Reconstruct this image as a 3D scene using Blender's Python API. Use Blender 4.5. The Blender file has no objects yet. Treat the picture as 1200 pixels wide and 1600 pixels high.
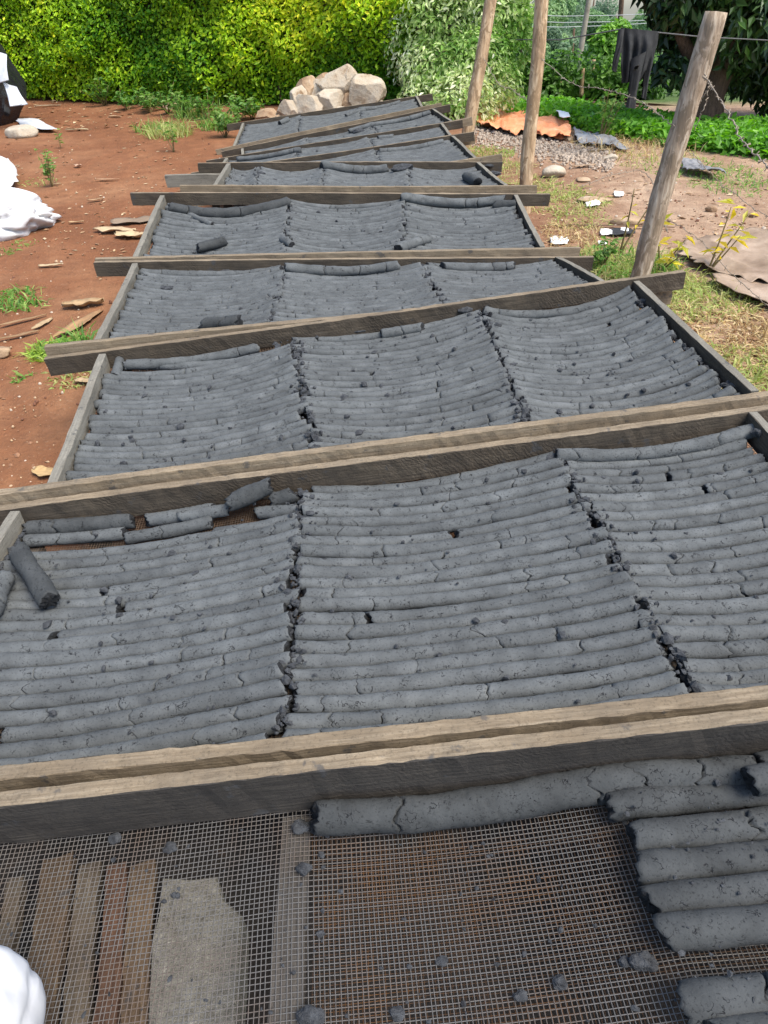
import bpy, math, random
import numpy as np
from mathutils import Vector, Matrix

# ------------------------------------------------------------------ camera, light, exposure
scene = bpy.context.scene
COL = scene.collection
H = 1.5                      # camera height (m)
FPX = 1040.0                 # focal length in photograph pixels (1600 px tall frame)
PITCH = math.radians(36.516)
ROLL = math.radians(-2.2)
FWD = np.array([0.0, math.cos(PITCH), -math.sin(PITCH)])
UP0 = np.array([0.0, math.sin(PITCH), math.cos(PITCH)])
XR = np.array([1.0, 0, 0])
RIGHT = XR * math.cos(ROLL) + UP0 * math.sin(ROLL)
UPV = -XR * math.sin(ROLL) + UP0 * math.cos(ROLL)
CAM = np.array([0.0, 0.0, H])

cam_d = bpy.data.cameras.new('camera')
cam = bpy.data.objects.new('camera', cam_d)
COL.objects.link(cam)
cam_d.sensor_fit = 'VERTICAL'
cam_d.sensor_height = 36.0
cam_d.lens = FPX / 1600 * 36.0
cam_d.clip_start = 0.02
cam_d.clip_end = 2000
m = Matrix.Identity(4)
for i in range(3):
    m[i][0] = RIGHT[i]; m[i][1] = UPV[i]; m[i][2] = -FWD[i]; m[i][3] = CAM[i]
cam.matrix_world = m
scene.camera = cam

SUN_EL, SUN_AZ = math.radians(60), math.radians(-36)   # azimuth from +x towards +y
sun_dir = np.array([math.cos(SUN_EL) * math.cos(SUN_AZ), math.cos(SUN_EL) * math.sin(SUN_AZ), math.sin(SUN_EL)])
world = bpy.data.worlds.new('World')
scene.world = world
world.use_nodes = True
wn = world.node_tree
wn.nodes.clear()
w_out = wn.nodes.new('ShaderNodeOutputWorld')
w_bg = wn.nodes.new('ShaderNodeBackground')
w_sky = wn.nodes.new('ShaderNodeTexSky')
w_sky.sky_type = 'NISHITA'
w_sky.sun_disc = False
w_sky.sun_elevation = SUN_EL
w_sky.sun_rotation = math.radians(90) - SUN_AZ
w_sky.air_density = 1.0
w_sky.dust_density = 1.8
w_sky.ozone_density = 1.0
w_bg.inputs['Strength'].default_value = 0.15
wn.links.new(w_sky.outputs[0], w_bg.inputs[0])
wn.links.new(w_bg.outputs[0], w_out.inputs[0])

sun_d = bpy.data.lights.new('sun', 'SUN')
sun_d.energy = 2.7
sun_d.angle = math.radians(36)
sun_d.color = (1.0, 0.94, 0.84)
sun = bpy.data.objects.new('sun', sun_d)
COL.objects.link(sun)
sun.rotation_euler = Vector(-sun_dir).to_track_quat('-Z', 'Y').to_euler()

vs = scene.view_settings
vs.view_transform = 'Standard'
vs.look = 'None'
vs.gamma = 1.0
vs.use_curve_mapping = False
vs.exposure = 1.12
scene.cycles.max_bounces = 6
scene.cycles.diffuse_bounces = 3
scene.cycles.transparent_max_bounces = 4

RS = np.random.RandomState(7)
random.seed(7)

# ------------------------------------------------------------------ helpers
def tag(o, label=None, cat=None, group=None, kind=None):
    if label: o['label'] = label
    if cat: o['category'] = cat
    if group: o['group'] = group
    if kind: o['kind'] = kind
    return o

def empty(name, loc):
    o = bpy.data.objects.new(name, None)
    o.location = [float(c) for c in loc]
    o.empty_display_size = 0.05
    COL.objects.link(o)
    return o

def mesh_np(name, V, polys, mats, midx=None, smooth=True, col=None):
    """polys: list of (n,k) int arrays; midx: list of ints/arrays per poly block"""
    me = bpy.data.meshes.new(name)
    V = np.asarray(V, dtype=np.float32)
    me.vertices.add(len(V))
    me.vertices.foreach_set('co', V.ravel())
    polys = [np.asarray(p, dtype=np.int32) for p in polys if len(p)]
    idx = np.concatenate([p.ravel() for p in polys])
    tot = np.concatenate([np.full(len(p), p.shape[1], np.int32) for p in polys])
    start = np.concatenate([[0], np.cumsum(tot)[:-1]]).astype(np.int32)
    me.loops.add(len(idx))
    me.loops.foreach_set('vertex_index', idx)
    me.polygons.add(len(tot))
    me.polygons.foreach_set('loop_start', start)
    me.polygons.foreach_set('loop_total', tot)
    if midx is not None:
        mi = np.concatenate([np.full(len(p), q, np.int32) if np.isscalar(q) else np.asarray(q, np.int32)
                             for p, q in zip(polys, midx)])
        me.polygons.foreach_set('material_index', mi)
    me.polygons.foreach_set('use_smooth', np.full(len(tot), bool(smooth)))
    if col is not None:
        ca = me.color_attributes.new('Col', 'FLOAT_COLOR', 'POINT')
        c4 = np.ones((len(V), 4), np.float32)
        c4[:, :3] = col
        ca.data.foreach_set('color', c4.ravel())
    me.update(calc_edges=True)
    me.validate()
    for mt in (mats if isinstance(mats, (list, tuple)) else [mats]):
        me.materials.append(mt)
    return me

def link(name, me, parent=None, loc=None, rot=None):
    o = bpy.data.objects.new(name, me)
    COL.objects.link(o)
    if parent is not None: o.parent = parent
    if loc is not None: o.location = [float(c) for c in loc]
    if rot is not None: o.rotation_euler = rot
    return o

class Field:
    """smooth pseudo-random field made of sines"""
    def __init__(self, seed, scale=1.0, n=10, dim=3):
        r = np.random.RandomState(seed)
        self.k = r.normal(size=(n, dim)) * scale
        self.p = r.uniform(0, 2 * np.pi, n)
    def __call__(self, X):
        X = np.asarray(X, float)
        return np.sin(X @ self.k.T + self.p).mean(-1) * 2.2

def ray(px, py):
    d = FWD + RIGHT * (px - 600) / FPX + UPV * (800 - py) / FPX
    return d

gF1 = Field(11, 1.1, 12, 2); gF2 = Field(12, 4.0, 14, 2)
def ground_z(x, y):
    x = np.asarray(x, float); y = np.asarray(y, float)
    zl = 0.05 + 0.045 * (np.minimum(y, 14.0) - 1)
    zr = 0.05 + 0.045 * (np.minimum(y, 6.5) - 1) + 0.012 * (np.clip(y, 6.5, 10.5) - 6.5)
    w = 1 / (1 + np.exp(-(x - 1.25) / 0.28))
    w = np.where(y > 12, np.maximum(w, np.clip((y - 14) / 6, 0, 1)), w)
    z = zl * (1 - w) + zr * w
    z = z - 0.06 * np.maximum(y - 11.8, 0) * w
    z = np.maximum(z, -4.5)
    XY = np.stack([x, y], -1)
    z = z + 0.02 * gF1(XY) + 0.007 * gF2(XY)
    return z

def gpts(px, py):
    px = np.asarray(px, float); py = np.asarray(py, float)
    d = FWD[None] + RIGHT[None] * ((px - 600) / FPX)[:, None] + UPV[None] * ((800 - py) / FPX)[:, None]
    t = np.ones(len(px))
    for _ in range(50):
        p = CAM + d * t[:, None]
        t = t + (p[:, 2] - ground_z(p[:, 0], p[:, 1])) / np.maximum(0.02, -d[:, 2]) * 0.7
    return CAM + d * t[:, None]

def gpt(px, py):
    return gpts([px], [py])[0]

def ppt(px, py, y):
    """point on the pixel's ray at depth coordinate y"""
    d = ray(px, py)
    return CAM + d * (y / d[1])

def zpt(px, py, z):
    d = ray(px, py)
    return CAM + d * ((z - H) / d[2])

# ------------------------------------------------------------------ materials
def new_mat(name):
    mt = bpy.data.materials.new(name)
    mt.use_nodes = True
    nt = mt.node_tree
    nt.nodes.clear()
    out = nt.nodes.new('ShaderNodeOutputMaterial')
    bs = nt.nodes.new('ShaderNodeBsdfPrincipled')
    nt.links.new(bs.outputs[0], out.inputs[0])
    return mt, nt, bs, out

def N(nt, t, **kw):
    n = nt.nodes.new(t)
    for k, v in kw.items():
        if k in n.inputs: n.inputs[k].default_value = v
        else: setattr(n, k, v)
    return n

def noise(nt, vec, scale, detail=4, rough=0.6, dist=0.0):
    n = N(nt, 'ShaderNodeTexNoise')
    n.inputs['Scale'].default_value = scale
    n.inputs['Detail'].default_value = detail
    n.inputs['Roughness'].default_value = rough
    n.inputs['Distortion'].default_value = dist
    nt.links.new(vec, n.inputs['Vector'])
    return n.outputs[0]

def ramp(nt, fac, stops):
    r = N(nt, 'ShaderNodeValToRGB')
    el = r.color_ramp.elements
    el[0].position, el[0].color = stops[0][0], (*stops[0][1], 1)
    el[1].position, el[1].color = stops[-1][0], (*stops[-1][1], 1)
    for p, c in stops[1:-1]:
        e = el.new(p); e.color = (*c, 1)
    nt.links.new(fac, r.inputs[0])
    return r.outputs[0]

def mix(nt, fac, a, b, mode='MIX'):
    n = N(nt, 'ShaderNodeMix', data_type='RGBA', blend_type=mode)
    if isinstance(fac, (int, float)): n.inputs[0].default_value = fac
    else: nt.links.new(fac, n.inputs[0])
    for s, v in ((6, a), (7, b)):
        if isinstance(v, tuple): n.inputs[s].default_value = (*v, 1)
        else: nt.links.new(v, n.inputs[s])
    return n.outputs[2]

def math_n(nt, op, a, b=None, clamp=False):
    n = N(nt, 'ShaderNodeMath', operation=op, use_clamp=clamp)
    for s, v in ((0, a), (1, b)):
        if v is None: continue
        if isinstance(v, (int, float)): n.inputs[s].default_value = v
        else: nt.links.new(v, n.inputs[s])
    return n.outputs[0]

def bump(nt, bs, h, strength=0.5, dist=0.01):
    b = N(nt, 'ShaderNodeBump')
    b.inputs['Strength'].default_value = strength
    b.inputs['Distance'].default_value = dist
    nt.links.new(h, b.inputs['Height'])
    nt.links.new(b.outputs[0], bs.inputs['Normal'])

def coords(nt, mode='Object', offset=True, scale=None):
    tc = N(nt, 'ShaderNodeTexCoord')
    v = tc.outputs[mode]
    if offset:
        oi = N(nt, 'ShaderNodeObjectInfo')
        a = N(nt, 'ShaderNodeVectorMath', operation='SCALE')
        cmb = N(nt, 'ShaderNodeCombineXYZ')
        nt.links.new(oi.outputs['Random'], cmb.inputs[0])
        nt.links.new(oi.outputs['Random'], cmb.inputs[1])
        nt.links.new(cmb.outputs[0], a.inputs[0]); a.inputs['Scale'].default_value = 37.0
        ad = N(nt, 'ShaderNodeVectorMath', operation='ADD')
        nt.links.new(v, ad.inputs[0]); nt.links.new(a.outputs[0], ad.inputs[1])
        v = ad.outputs[0]
    if scale:
        s = N(nt, 'ShaderNodeVectorMath', operation='MULTIPLY')
        nt.links.new(v, s.inputs[0]); s.inputs[1].default_value = scale
        v = s.outputs[0]
    return v

def geo_pos(nt):
    return N(nt, 'ShaderNodeNewGeometry').outputs['Position']

# charcoal briquette surface
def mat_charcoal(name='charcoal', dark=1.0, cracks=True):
    mt, nt, bs, out = new_mat(name)
    v = coords(nt)
    n1 = noise(nt, v, 14, 5, 0.65)
    n2 = noise(nt, v, 220, 3, 0.7)
    n3 = noise(nt, v, 45, 4, 0.7)
    c = ramp(nt, n1, [(0.3, (0.058 * dark, 0.062 * dark, 0.063 * dark)), (0.52, (0.083 * dark, 0.089 * dark, 0.090 * dark)),
                      (0.8, (0.120 * dark, 0.127 * dark, 0.128 * dark))])
    sp = ramp(nt, n2, [(0.31, (0.35, 0.35, 0.36)), (0.44, (1, 1, 1)), (0.7, (1, 1, 1)), (0.82, (1.5, 1.5, 1.5))])
    c = mix(nt, 1.0, c, sp, 'MULTIPLY')
    oi = N(nt, 'ShaderNodeObjectInfo')
    ov = N(nt, 'ShaderNodeMapRange')
    nt.links.new(oi.outputs['Random'], ov.inputs[0])
    ov.inputs[3].default_value = 0.88; ov.inputs[4].default_value = 1.10
    hs = N(nt, 'ShaderNodeHueSaturation')
    nt.links.new(ov.outputs[0], hs.inputs['Value']); nt.links.new(c, hs.inputs['Color'])
    c = hs.outputs[0]
    h = math_n(nt, 'ADD', math_n(nt, 'MULTIPLY', n3, 0.7), math_n(nt, 'MULTIPLY', n2, 0.35))
    if cracks:
        wv = N(nt, 'ShaderNodeVectorMath', operation='ADD')
        nz = N(nt, 'ShaderNodeTexNoise'); nz.inputs['Scale'].default_value = 60; nz.inputs['Detail'].default_value = 3
        nt.links.new(v, nz.inputs['Vector'])
        sc = N(nt, 'ShaderNodeVectorMath', operation='SCALE'); sc.inputs['Scale'].default_value = 0.03
        nt.links.new(nz.outputs['Color'], sc.inputs[0])
        nt.links.new(v, wv.inputs[0]); nt.links.new(sc.outputs[0], wv.inputs[1])
        vo = N(nt, 'ShaderNodeTexVoronoi', feature='DISTANCE_TO_EDGE')
        vo.inputs['Scale'].default_value = 62
        nt.links.new(wv.outputs[0], vo.inputs['Vector'])
        line = ramp(nt, vo.outputs['Distance'], [(0.0, (1, 1, 1)), (0.05, (0, 0, 0))])
        mask = ramp(nt, noise(nt, v, 42, 3, 0.6), [(0.57, (0, 0, 0)), (0.63, (1, 1, 1))])
        ck = math_n(nt, 'MULTIPLY', line, mask)
        c = mix(nt, ck, c, (0.012, 0.012, 0.014))
        h = math_n(nt, 'SUBTRACT', h, math_n(nt, 'MULTIPLY', ck, 1.6))
    nt.links.new(c, bs.inputs['Base Color'])
    bs.inputs['Roughness'].default_value = 0.88
    bs.inputs['Specular IOR Level'].default_value = 0.25
    bump(nt, bs, h, 0.7, 0.0035)
    return mt

M_LOG = mat_charcoal('charcoal_surface', 1.0)
M_LOGDARK = mat_charcoal('dark_charcoal_surface', 0.55)  # darker charcoal for the nearest tray and some loose logs
def mat_simple(name, stops, scale=20, rough=0.85, bstr=0.5, bdist=0.005, detail=5, offset=True, spec=0.3, mode='Object', vscale=None):
    mt, nt, bs, out = new_mat(name)
    v = coords(nt, mode, offset, vscale)
    n = noise(nt, v, scale, detail, 0.65)
    c = ramp(nt, n, stops)
    nt.links.new(c, bs.inputs['Base Color'])
    bs.inputs['Roughness'].default_value = rough
    bs.inputs['Specular IOR Level'].default_value = spec
    if bstr: bump(nt, bs, noise(nt, v, scale * 2.5, 4, 0.7), bstr, bdist)
    return mt
M_BREAK = mat_simple('charcoal_broken_face', [(0.3, (0.008, 0.0085, 0.009)), (0.7, (0.03, 0.032, 0.035))], 90, 0.95, 1.0, 0.006)
M_CRUMB = mat_simple('charcoal_crumb', [(0.3, (0.018, 0.019, 0.021)), (0.7, (0.065, 0.069, 0.074))], 70, 0.95, 1.0, 0.004)

def mat_wood(name, c0, c1, c2, stain=None, stain_amt=0.5, saw_amt=0.3):
    mt, nt, bs, out = new_mat(name)
    v = coords(nt)
    mp = N(nt, 'ShaderNodeVectorMath', operation='MULTIPLY')
    nt.links.new(v, mp.inputs[0]); mp.inputs[1].default_value = (5.0, 110, 110)
    g = noise(nt, mp.outputs[0], 1.6, 7, 0.72, 0.25)
    big = noise(nt, v, 3.2, 4, 0.6)
    fine = noise(nt, v, 160, 3, 0.7)
    c = ramp(nt, g, [(0.3, c0), (0.5, c1), (0.72, c2)])
    c = mix(nt, math_n(nt, 'MULTIPLY', ramp(nt, big, [(0.40, (0, 0, 0)), (0.68, (1, 1, 1))]), 0.45), c, (c0[0] * 0.75, c0[1] * 0.72, c0[2] * 0.68))
    if stain:
        s = ramp(nt, noise(nt, v, 6.5, 6, 0.7), [(0.5 - stain_amt * 0.35, (1, 1, 1)), (0.72, (0.12, 0.12, 0.12))])
        c = mix(nt, math_n(nt, 'MULTIPLY', s, stain_amt), c, stain)
    dots = ramp(nt, noise(nt, v, 16, 4, 0.6), [(0.62, (0, 0, 0)), (0.67, (1, 1, 1))])
    c = mix(nt, math_n(nt, 'MULTIPLY', dots, 0.65), c, (0.05, 0.052, 0.055))
    # saw marks across the board
    wv = N(nt, 'ShaderNodeTexWave', wave_type='BANDS', bands_direction='DIAGONAL')
    wv.inputs['Scale'].default_value = 38; wv.inputs['Distortion'].default_value = 9; wv.inputs['Detail'].default_value = 4
    wv.inputs['Detail Scale'].default_value = 1.5
    nt.links.new(v, wv.inputs['Vector'])
    sm = ramp(nt, noise(nt, v, 5, 3, 0.6), [(0.4, (0, 0, 0)), (0.6, (1, 1, 1))])
    saw = math_n(nt, 'MULTIPLY', math_n(nt, 'MULTIPLY', wv.outputs['Fac'], sm), saw_amt)
    c = mix(nt, math_n(nt, 'MULTIPLY', saw, 0.45), c, (c0[0] * 0.5, c0[1] * 0.48, c0[2] * 0.45))
    speck = ramp(nt, fine, [(0.33, (0.7, 0.7, 0.7)), (0.47, (1, 1, 1)), (0.62, (1, 1, 1)), (0.78, (1.2, 1.18, 1.14))])
    c = mix(nt, 1.0, c, speck, 'MULTIPLY')
    nt.links.new(c, bs.inputs['Base Color'])
    bs.inputs['Roughness'].default_value = 0.9
    bs.inputs['Specular IOR Level'].default_value = 0.2
    bump(nt, bs, math_n(nt, 'ADD', math_n(nt, 'SUBTRACT', g, math_n(nt, 'MULTIPLY', saw, 0.5)), math_n(nt, 'MULTIPLY', fine, 0.25)), 0.6, 0.0035)
    return mt
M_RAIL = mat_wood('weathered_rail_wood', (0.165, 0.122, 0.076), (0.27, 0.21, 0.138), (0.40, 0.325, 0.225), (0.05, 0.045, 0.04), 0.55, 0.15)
M_STAINSHADE = mat_wood('stained_and_shaded_wood', (0.05, 0.039, 0.028), (0.088, 0.07, 0.05), (0.15, 0.122, 0.088), (0.02, 0.02, 0.02), 0.55, 0.8)  # charcoal stain, with shade painted into the inner board faces
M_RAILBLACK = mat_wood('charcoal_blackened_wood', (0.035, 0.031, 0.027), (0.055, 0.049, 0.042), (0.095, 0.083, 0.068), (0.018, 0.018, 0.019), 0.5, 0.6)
M_SIDE = mat_wood('grey_side_board_wood', (0.15, 0.138, 0.112), (0.215, 0.20, 0.163), (0.29, 0.27, 0.225), (0.07, 0.066, 0.06), 0.3)
M_SLAT = mat_wood('dusty_slat_wood', (0.04, 0.035, 0.03), (0.065, 0.058, 0.05), (0.10, 0.09, 0.078))
M_POST = mat_wood('pale_post_wood', (0.20, 0.13, 0.075), (0.40, 0.31, 0.21), (0.56, 0.48, 0.37))
def mat_post(name, c0, c1, c2):
    mt, nt, bs, out = new_mat(name)
    v = coords(nt)
    st = N(nt, 'ShaderNodeVectorMath', operation='MULTIPLY')
    nt.links.new(v, st.inputs[0]); st.inputs[1].default_value = (26, 26, 3.0)
    g = noise(nt, st.outputs[0], 1.5, 6, 0.65, 0.4)
    st2 = N(nt, 'ShaderNodeVectorMath', operation='MULTIPLY')
    nt.links.new(v, st2.inputs[0]); st2.inputs[1].default_value = (14, 14, 5.5)
    pt = noise(nt, st2.outputs[0], 1.6, 5, 0.6, 0.8)
    c = ramp(nt, g, [(0.32, c0), (0.5, c1), (0.68, c2)])
    c = mix(nt, ramp(nt, pt, [(0.50, (0, 0, 0)), (0.56, (1, 1, 1))]), c, (c1[0] * 0.62, c1[1] * 0.6, c1[2] * 0.56))
    nt.links.new(c, bs.inputs['Base Color'])
    bs.inputs['Roughness'].default_value = 0.9
    bump(nt, bs, math_n(nt, 'ADD', g, pt), 0.9, 0.01)
    return mt
M_POST_A = mat_post('bark_stripped_grey_post', (0.16, 0.11, 0.068), (0.31, 0.24, 0.17), (0.48, 0.41, 0.32))
M_POST_B = mat_post('tan_post_wood', (0.24, 0.15, 0.085), (0.42, 0.29, 0.17), (0.56, 0.44, 0.29))

# wire
def mat_wire(name, c0, c1, rust, amt):
    mt, nt, bs, out = new_mat(name)
    v = geo_pos(nt)
    n = noise(nt, v, 9, 4, 0.6)
    n2 = noise(nt, v, 300, 2, 0.6)
    c = mix(nt, n2, c0, c1)
    r = math_n(nt, 'MULTIPLY', ramp(nt, n, [(0.5 - amt, (0, 0, 0)), (0.72 - amt * 0.5, (1, 1, 1))]), 0.6)
    c = mix(nt, r, c, rust)
    nt.links.new(c, bs.inputs['Base Color'])
    bs.inputs['Metallic'].default_value = 0.25
    bs.inputs['Roughness'].default_value = 0.55
    return mt
M_WIRE = mat_wire('galvanised_wire', (0.08, 0.075, 0.069), (0.18, 0.171, 0.158), (0.12, 0.072, 0.042), 0.05)
M_RUST = mat_wire('rusty_wire', (0.04, 0.024, 0.014), (0.09, 0.048, 0.022), (0.22, 0.095, 0.022), 0.04)
M_DUSTWIRE = mat_simple('charcoal_dusted_wire', [(0.3, (0.05, 0.04, 0.032)), (0.7, (0.14, 0.09, 0.055))], 30, 0.9, 0, offset=False)
M_BARB = mat_simple('old_barbed_wire', [(0.3, (0.12, 0.09, 0.06)), (0.7, (0.33, 0.28, 0.22))], 60, 0.7, 0)

# ground
def mat_ground():
    mt, nt, bs, out = new_mat('red_earth')
    p = geo_pos(nt)
    sx = N(nt, 'ShaderNodeSeparateXYZ'); nt.links.new(p, sx.inputs[0])
    n1 = noise(nt, p, 0.9, 6, 0.62)
    n2 = noise(nt, p, 7, 6, 0.7)
    n3 = noise(nt, p, 60, 4, 0.75)
    red = ramp(nt, n1, [(0.28, (0.14, 0.055, 0.025)), (0.5, (0.23, 0.098, 0.046)), (0.72, (0.32, 0.165, 0.085))])
    tan = ramp(nt, n1, [(0.28, (0.24, 0.14, 0.085)), (0.5, (0.37, 0.25, 0.165)), (0.72, (0.47, 0.345, 0.24))])
    # the yard to the right of the trays is paler and stonier
    ux = N(nt, 'ShaderNodeMapRange'); ux.inputs[1].default_value = 0.9; ux.inputs[2].default_value = 2.6
    nt.links.new(math_n(nt, 'ADD', sx.outputs[0], math_n(nt, 'MULTIPLY', n2, 0.8)), ux.inputs[0])
    c = mix(nt, ux.outputs[0], red, tan)
    c = mix(nt, math_n(nt, 'MULTIPLY', ramp(nt, n2, [(0.42, (1, 1, 1)), (0.62, (0, 0, 0))]), 0.35), c, (0.10, 0.042, 0.022))
    sp = ramp(nt, n3, [(0.60, (0, 0, 0)), (0.70, (1, 1, 1))])
    c = mix(nt, math_n(nt, 'MULTIPLY', sp, 0.35), c, (0.50, 0.37, 0.25))
    sp2 = ramp(nt, n3, [(0.30, (1, 1, 1)), (0.40, (0, 0, 0))])
    c = mix(nt, math_n(nt, 'MULTIPLY', sp2, 0.5), c, (0.07, 0.03, 0.018))
    # green cover beyond the yard
    fy = N(nt, 'ShaderNodeMapRange'); fy.inputs[1].default_value = 10.9; fy.inputs[2].default_value = 11.8
    nt.links.new(sx.outputs[1], fy.inputs[0])
    fx = N(nt, 'ShaderNodeMapRange'); fx.inputs[1].default_value = 0.5; fx.inputs[2].default_value = 1.5
    nt.links.new(sx.outputs[0], fx.inputs[0])
    c = mix(nt, math_n(nt, 'MULTIPLY', fy.outputs[0], fx.outputs[0]), c, (0.07, 0.11, 0.03))
    nt.links.new(c, bs.inputs['Base Color'])
    bs.inputs['Roughness'].default_value = 0.95
    bs.inputs['Specular IOR Level'].default_value = 0.15
    h = math_n(nt, 'ADD', math_n(nt, 'MULTIPLY', n2, 1.0), math_n(nt, 'MULTIPLY', n3, 0.5))
    bump(nt, bs, h, 0.9, 0.03)
    return mt
M_GROUND = mat_ground()

def mat_leaf(name, trans=0.35, rough=0.5):
    mt, nt, bs, out = new_mat(name)
    a = N(nt, 'ShaderNodeVertexColor'); a.layer_name = 'Col'
    nt.links.new(a.outputs[0], bs.inputs['Base Color'])
    bs.inputs['Roughness'].default_value = rough
    bs.inputs['Specular IOR Level'].default_value = 0.35
    tr = N(nt, 'ShaderNodeBsdfTranslucent')
    g = N(nt, 'ShaderNodeHueSaturation'); g.inputs['Saturation'].default_value = 1.1; g.inputs['Value'].default_value = 1.25
    nt.links.new(a.outputs[0], g.inputs['Color']); nt.links.new(g.outputs[0], tr.inputs['Color'])
    ms = N(nt, 'ShaderNodeMixShader'); ms.inputs[0].default_value = trans
    nt.links.new(bs.outputs[0], ms.inputs[1]); nt.links.new(tr.outputs[0], ms.inputs[2])
    nt.links.new(ms.outputs[0], out.inputs[0])
    return mt
M_LEAF = mat_leaf('leaf', 0.45)
M_LEAFD = mat_leaf('glossy_dark_leaf', 0.2, 0.35)
M_DRY = mat_leaf('dry_litter', 0.1, 0.8)
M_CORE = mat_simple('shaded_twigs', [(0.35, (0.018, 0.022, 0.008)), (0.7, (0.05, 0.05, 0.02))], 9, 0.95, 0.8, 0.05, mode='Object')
M_BARK = mat_simple('dark_bark', [(0.3, (0.05, 0.032, 0.022)), (0.7, (0.15, 0.095, 0.065))], 9, 0.95, 1.0, 0.04, vscale=(3, 3, 0.6))
M_STEM = mat_simple('stem', [(0.3, (0.12, 0.10, 0.04)), (0.7, (0.25, 0.18, 0.08))], 30, 0.9, 0)
M_ROCK = mat_simple('pale_field_stone', [(0.28, (0.18, 0.115, 0.065)), (0.42, (0.36, 0.29, 0.21)), (0.55, (0.38, 0.325, 0.25)), (0.8, (0.48, 0.43, 0.35))], 7, 0.9, 0.8, 0.02)
M_ROCKB = mat_simple('brown_field_stone', [(0.3, (0.16, 0.09, 0.05)), (0.55, (0.34, 0.24, 0.15)), (0.8, (0.52, 0.45, 0.36))], 4, 0.9, 0.8, 0.02)
M_SACK = mat_simple('white_woven_plastic', [(0.3, (0.46, 0.455, 0.45)), (0.7, (0.60, 0.60, 0.605))], 5, 0.6, 0.25, 0.003)
M_BLACKPL = mat_simple('black_plastic_sheet', [(0.3, (0.010, 0.010, 0.012)), (0.7, (0.02, 0.02, 0.024))], 8, 0.22, 0.3, 0.01, spec=0.6)
M_GREYPL = mat_simple('grey_plastic_sheet', [(0.3, (0.14, 0.14, 0.145)), (0.7, (0.26, 0.26, 0.265))], 10, 0.45, 0.4, 0.01)
M_PALEPL = mat_simple('pale_grey_sheet', [(0.3, (0.36, 0.38, 0.42)), (0.7, (0.55, 0.57, 0.60))], 6, 0.5, 0.3, 0.01)
M_BROWNPL = mat_simple('brown_plastic_sheet', [(0.3, (0.17, 0.115, 0.075)), (0.55, (0.30, 0.22, 0.155)), (0.8, (0.40, 0.32, 0.24))], 5, 0.5, 0.5, 0.015)
M_ORANGE = mat_simple('orange_tarp', [(0.3, (0.72, 0.22, 0.09)), (0.55, (0.80, 0.34, 0.16)), (0.8, (0.85, 0.52, 0.34))], 6, 0.7, 0.8, 0.02)
M_GRAVEL = mat_simple('grey_gravel', [(0.3, (0.22, 0.17, 0.125)), (0.7, (0.46, 0.38, 0.30))], 25, 0.95, 0)
M_CLOTH = mat_simple('washed_black_cotton', [(0.3, (0.016, 0.017, 0.018)), (0.7, (0.04, 0.041, 0.043))], 14, 0.9, 0.4, 0.005)
M_WHITE = mat_simple('white_scrap', [(0.3, (0.7, 0.7, 0.68)), (0.7, (0.82, 0.82, 0.8))], 20, 0.7, 0.3, 0.005)
M_CONC = mat_simple('rough_concrete', [(0.25, (0.07, 0.064, 0.052)), (0.42, (0.16, 0.149, 0.124)), (0.62, (0.215, 0.202, 0.17)), (0.75, (0.38, 0.36, 0.32))], 60, 0.95, 1.0, 0.008)
M_PLANK = mat_wood('brown_scrap_plank', (0.07, 0.045, 0.026), (0.15, 0.10, 0.062), (0.26, 0.19, 0.12), (0.03, 0.024, 0.018), 0.7)
M_PLANK2 = mat_wood('red_brown_scrap_plank', (0.06, 0.03, 0.018), (0.115, 0.06, 0.036), (0.18, 0.105, 0.068), (0.03, 0.022, 0.018), 0.6)
M_PLANK3 = mat_wood('grey_brown_scrap_plank', (0.08, 0.06, 0.04), (0.145, 0.115, 0.082), (0.23, 0.19, 0.14), (0.03, 0.026, 0.022), 0.6)
M_CORR = mat_simple('rusty_corrugated_sheet', [(0.3, (0.07, 0.036, 0.027)), (0.55, (0.14, 0.085, 0.066)), (0.8, (0.24, 0.19, 0.17))], 4, 0.75, 0)
M_POLE = mat_simple('far_pole_wood', [(0.3, (0.18, 0.15, 0.12)), (0.7, (0.32, 0.28, 0.23))], 5, 0.9, 0)
M_LINE = mat_simple('power_cable', [(0.3, (0.25, 0.26, 0.27)), (0.7, (0.35, 0.36, 0.37))], 5, 0.6, 0)
M_ROPE = mat_simple('dark_line', [(0.3, (0.05, 0.05, 0.05)), (0.7, (0.12, 0.12, 0.12))], 50, 0.8, 0)

# ------------------------------------------------------------------ geometry builders
def tube_np(P, R, seg=6, cap=True):
    P = np.asarray(P, float); n = len(P)
    R = np.broadcast_to(np.asarray(R, float), (n,))
    T = np.gradient(P, axis=0); T /= np.linalg.norm(T, axis=1)[:, None] + 1e-12
    ref = np.array([0, 0, 1.0]) if abs(T[:, 2]).mean() < 0.8 else np.array([1.0, 0, 0])
    S = np.cross(T, ref); S /= np.linalg.norm(S, axis=1)[:, None] + 1e-12
    U = np.cross(S, T)
    th = np.linspace(0, 2 * np.pi, seg, endpoint=False)
    V = P[:, None] + (S[:, None] * np.cos(th)[None, :, None] + U[:, None] * np.sin(th)[None, :, None]) * R[:, None, None]
    V = V.reshape(-1, 3)
    i = np.arange(n - 1)[:, None] * seg; j = np.arange(seg)[None]; k = (j + 1) % seg
    Q = np.stack([i + j, i + k, i + seg + k, i + seg + j], -1).reshape(-1, 4)
    tris = np.zeros((0, 3), int)
    if cap:
        V = np.vstack([V, P[0], P[-1]])
        a, b = len(V) - 2, len(V) - 1
        jj = np.arange(seg); kk = (jj + 1) % seg
        tris = np.vstack([np.stack([np.full(seg, a), kk, jj], 1), np.stack([np.full(seg, b), (n - 1) * seg + jj, (n - 1) * seg + kk], 1)])
    return V, Q, tris

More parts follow.
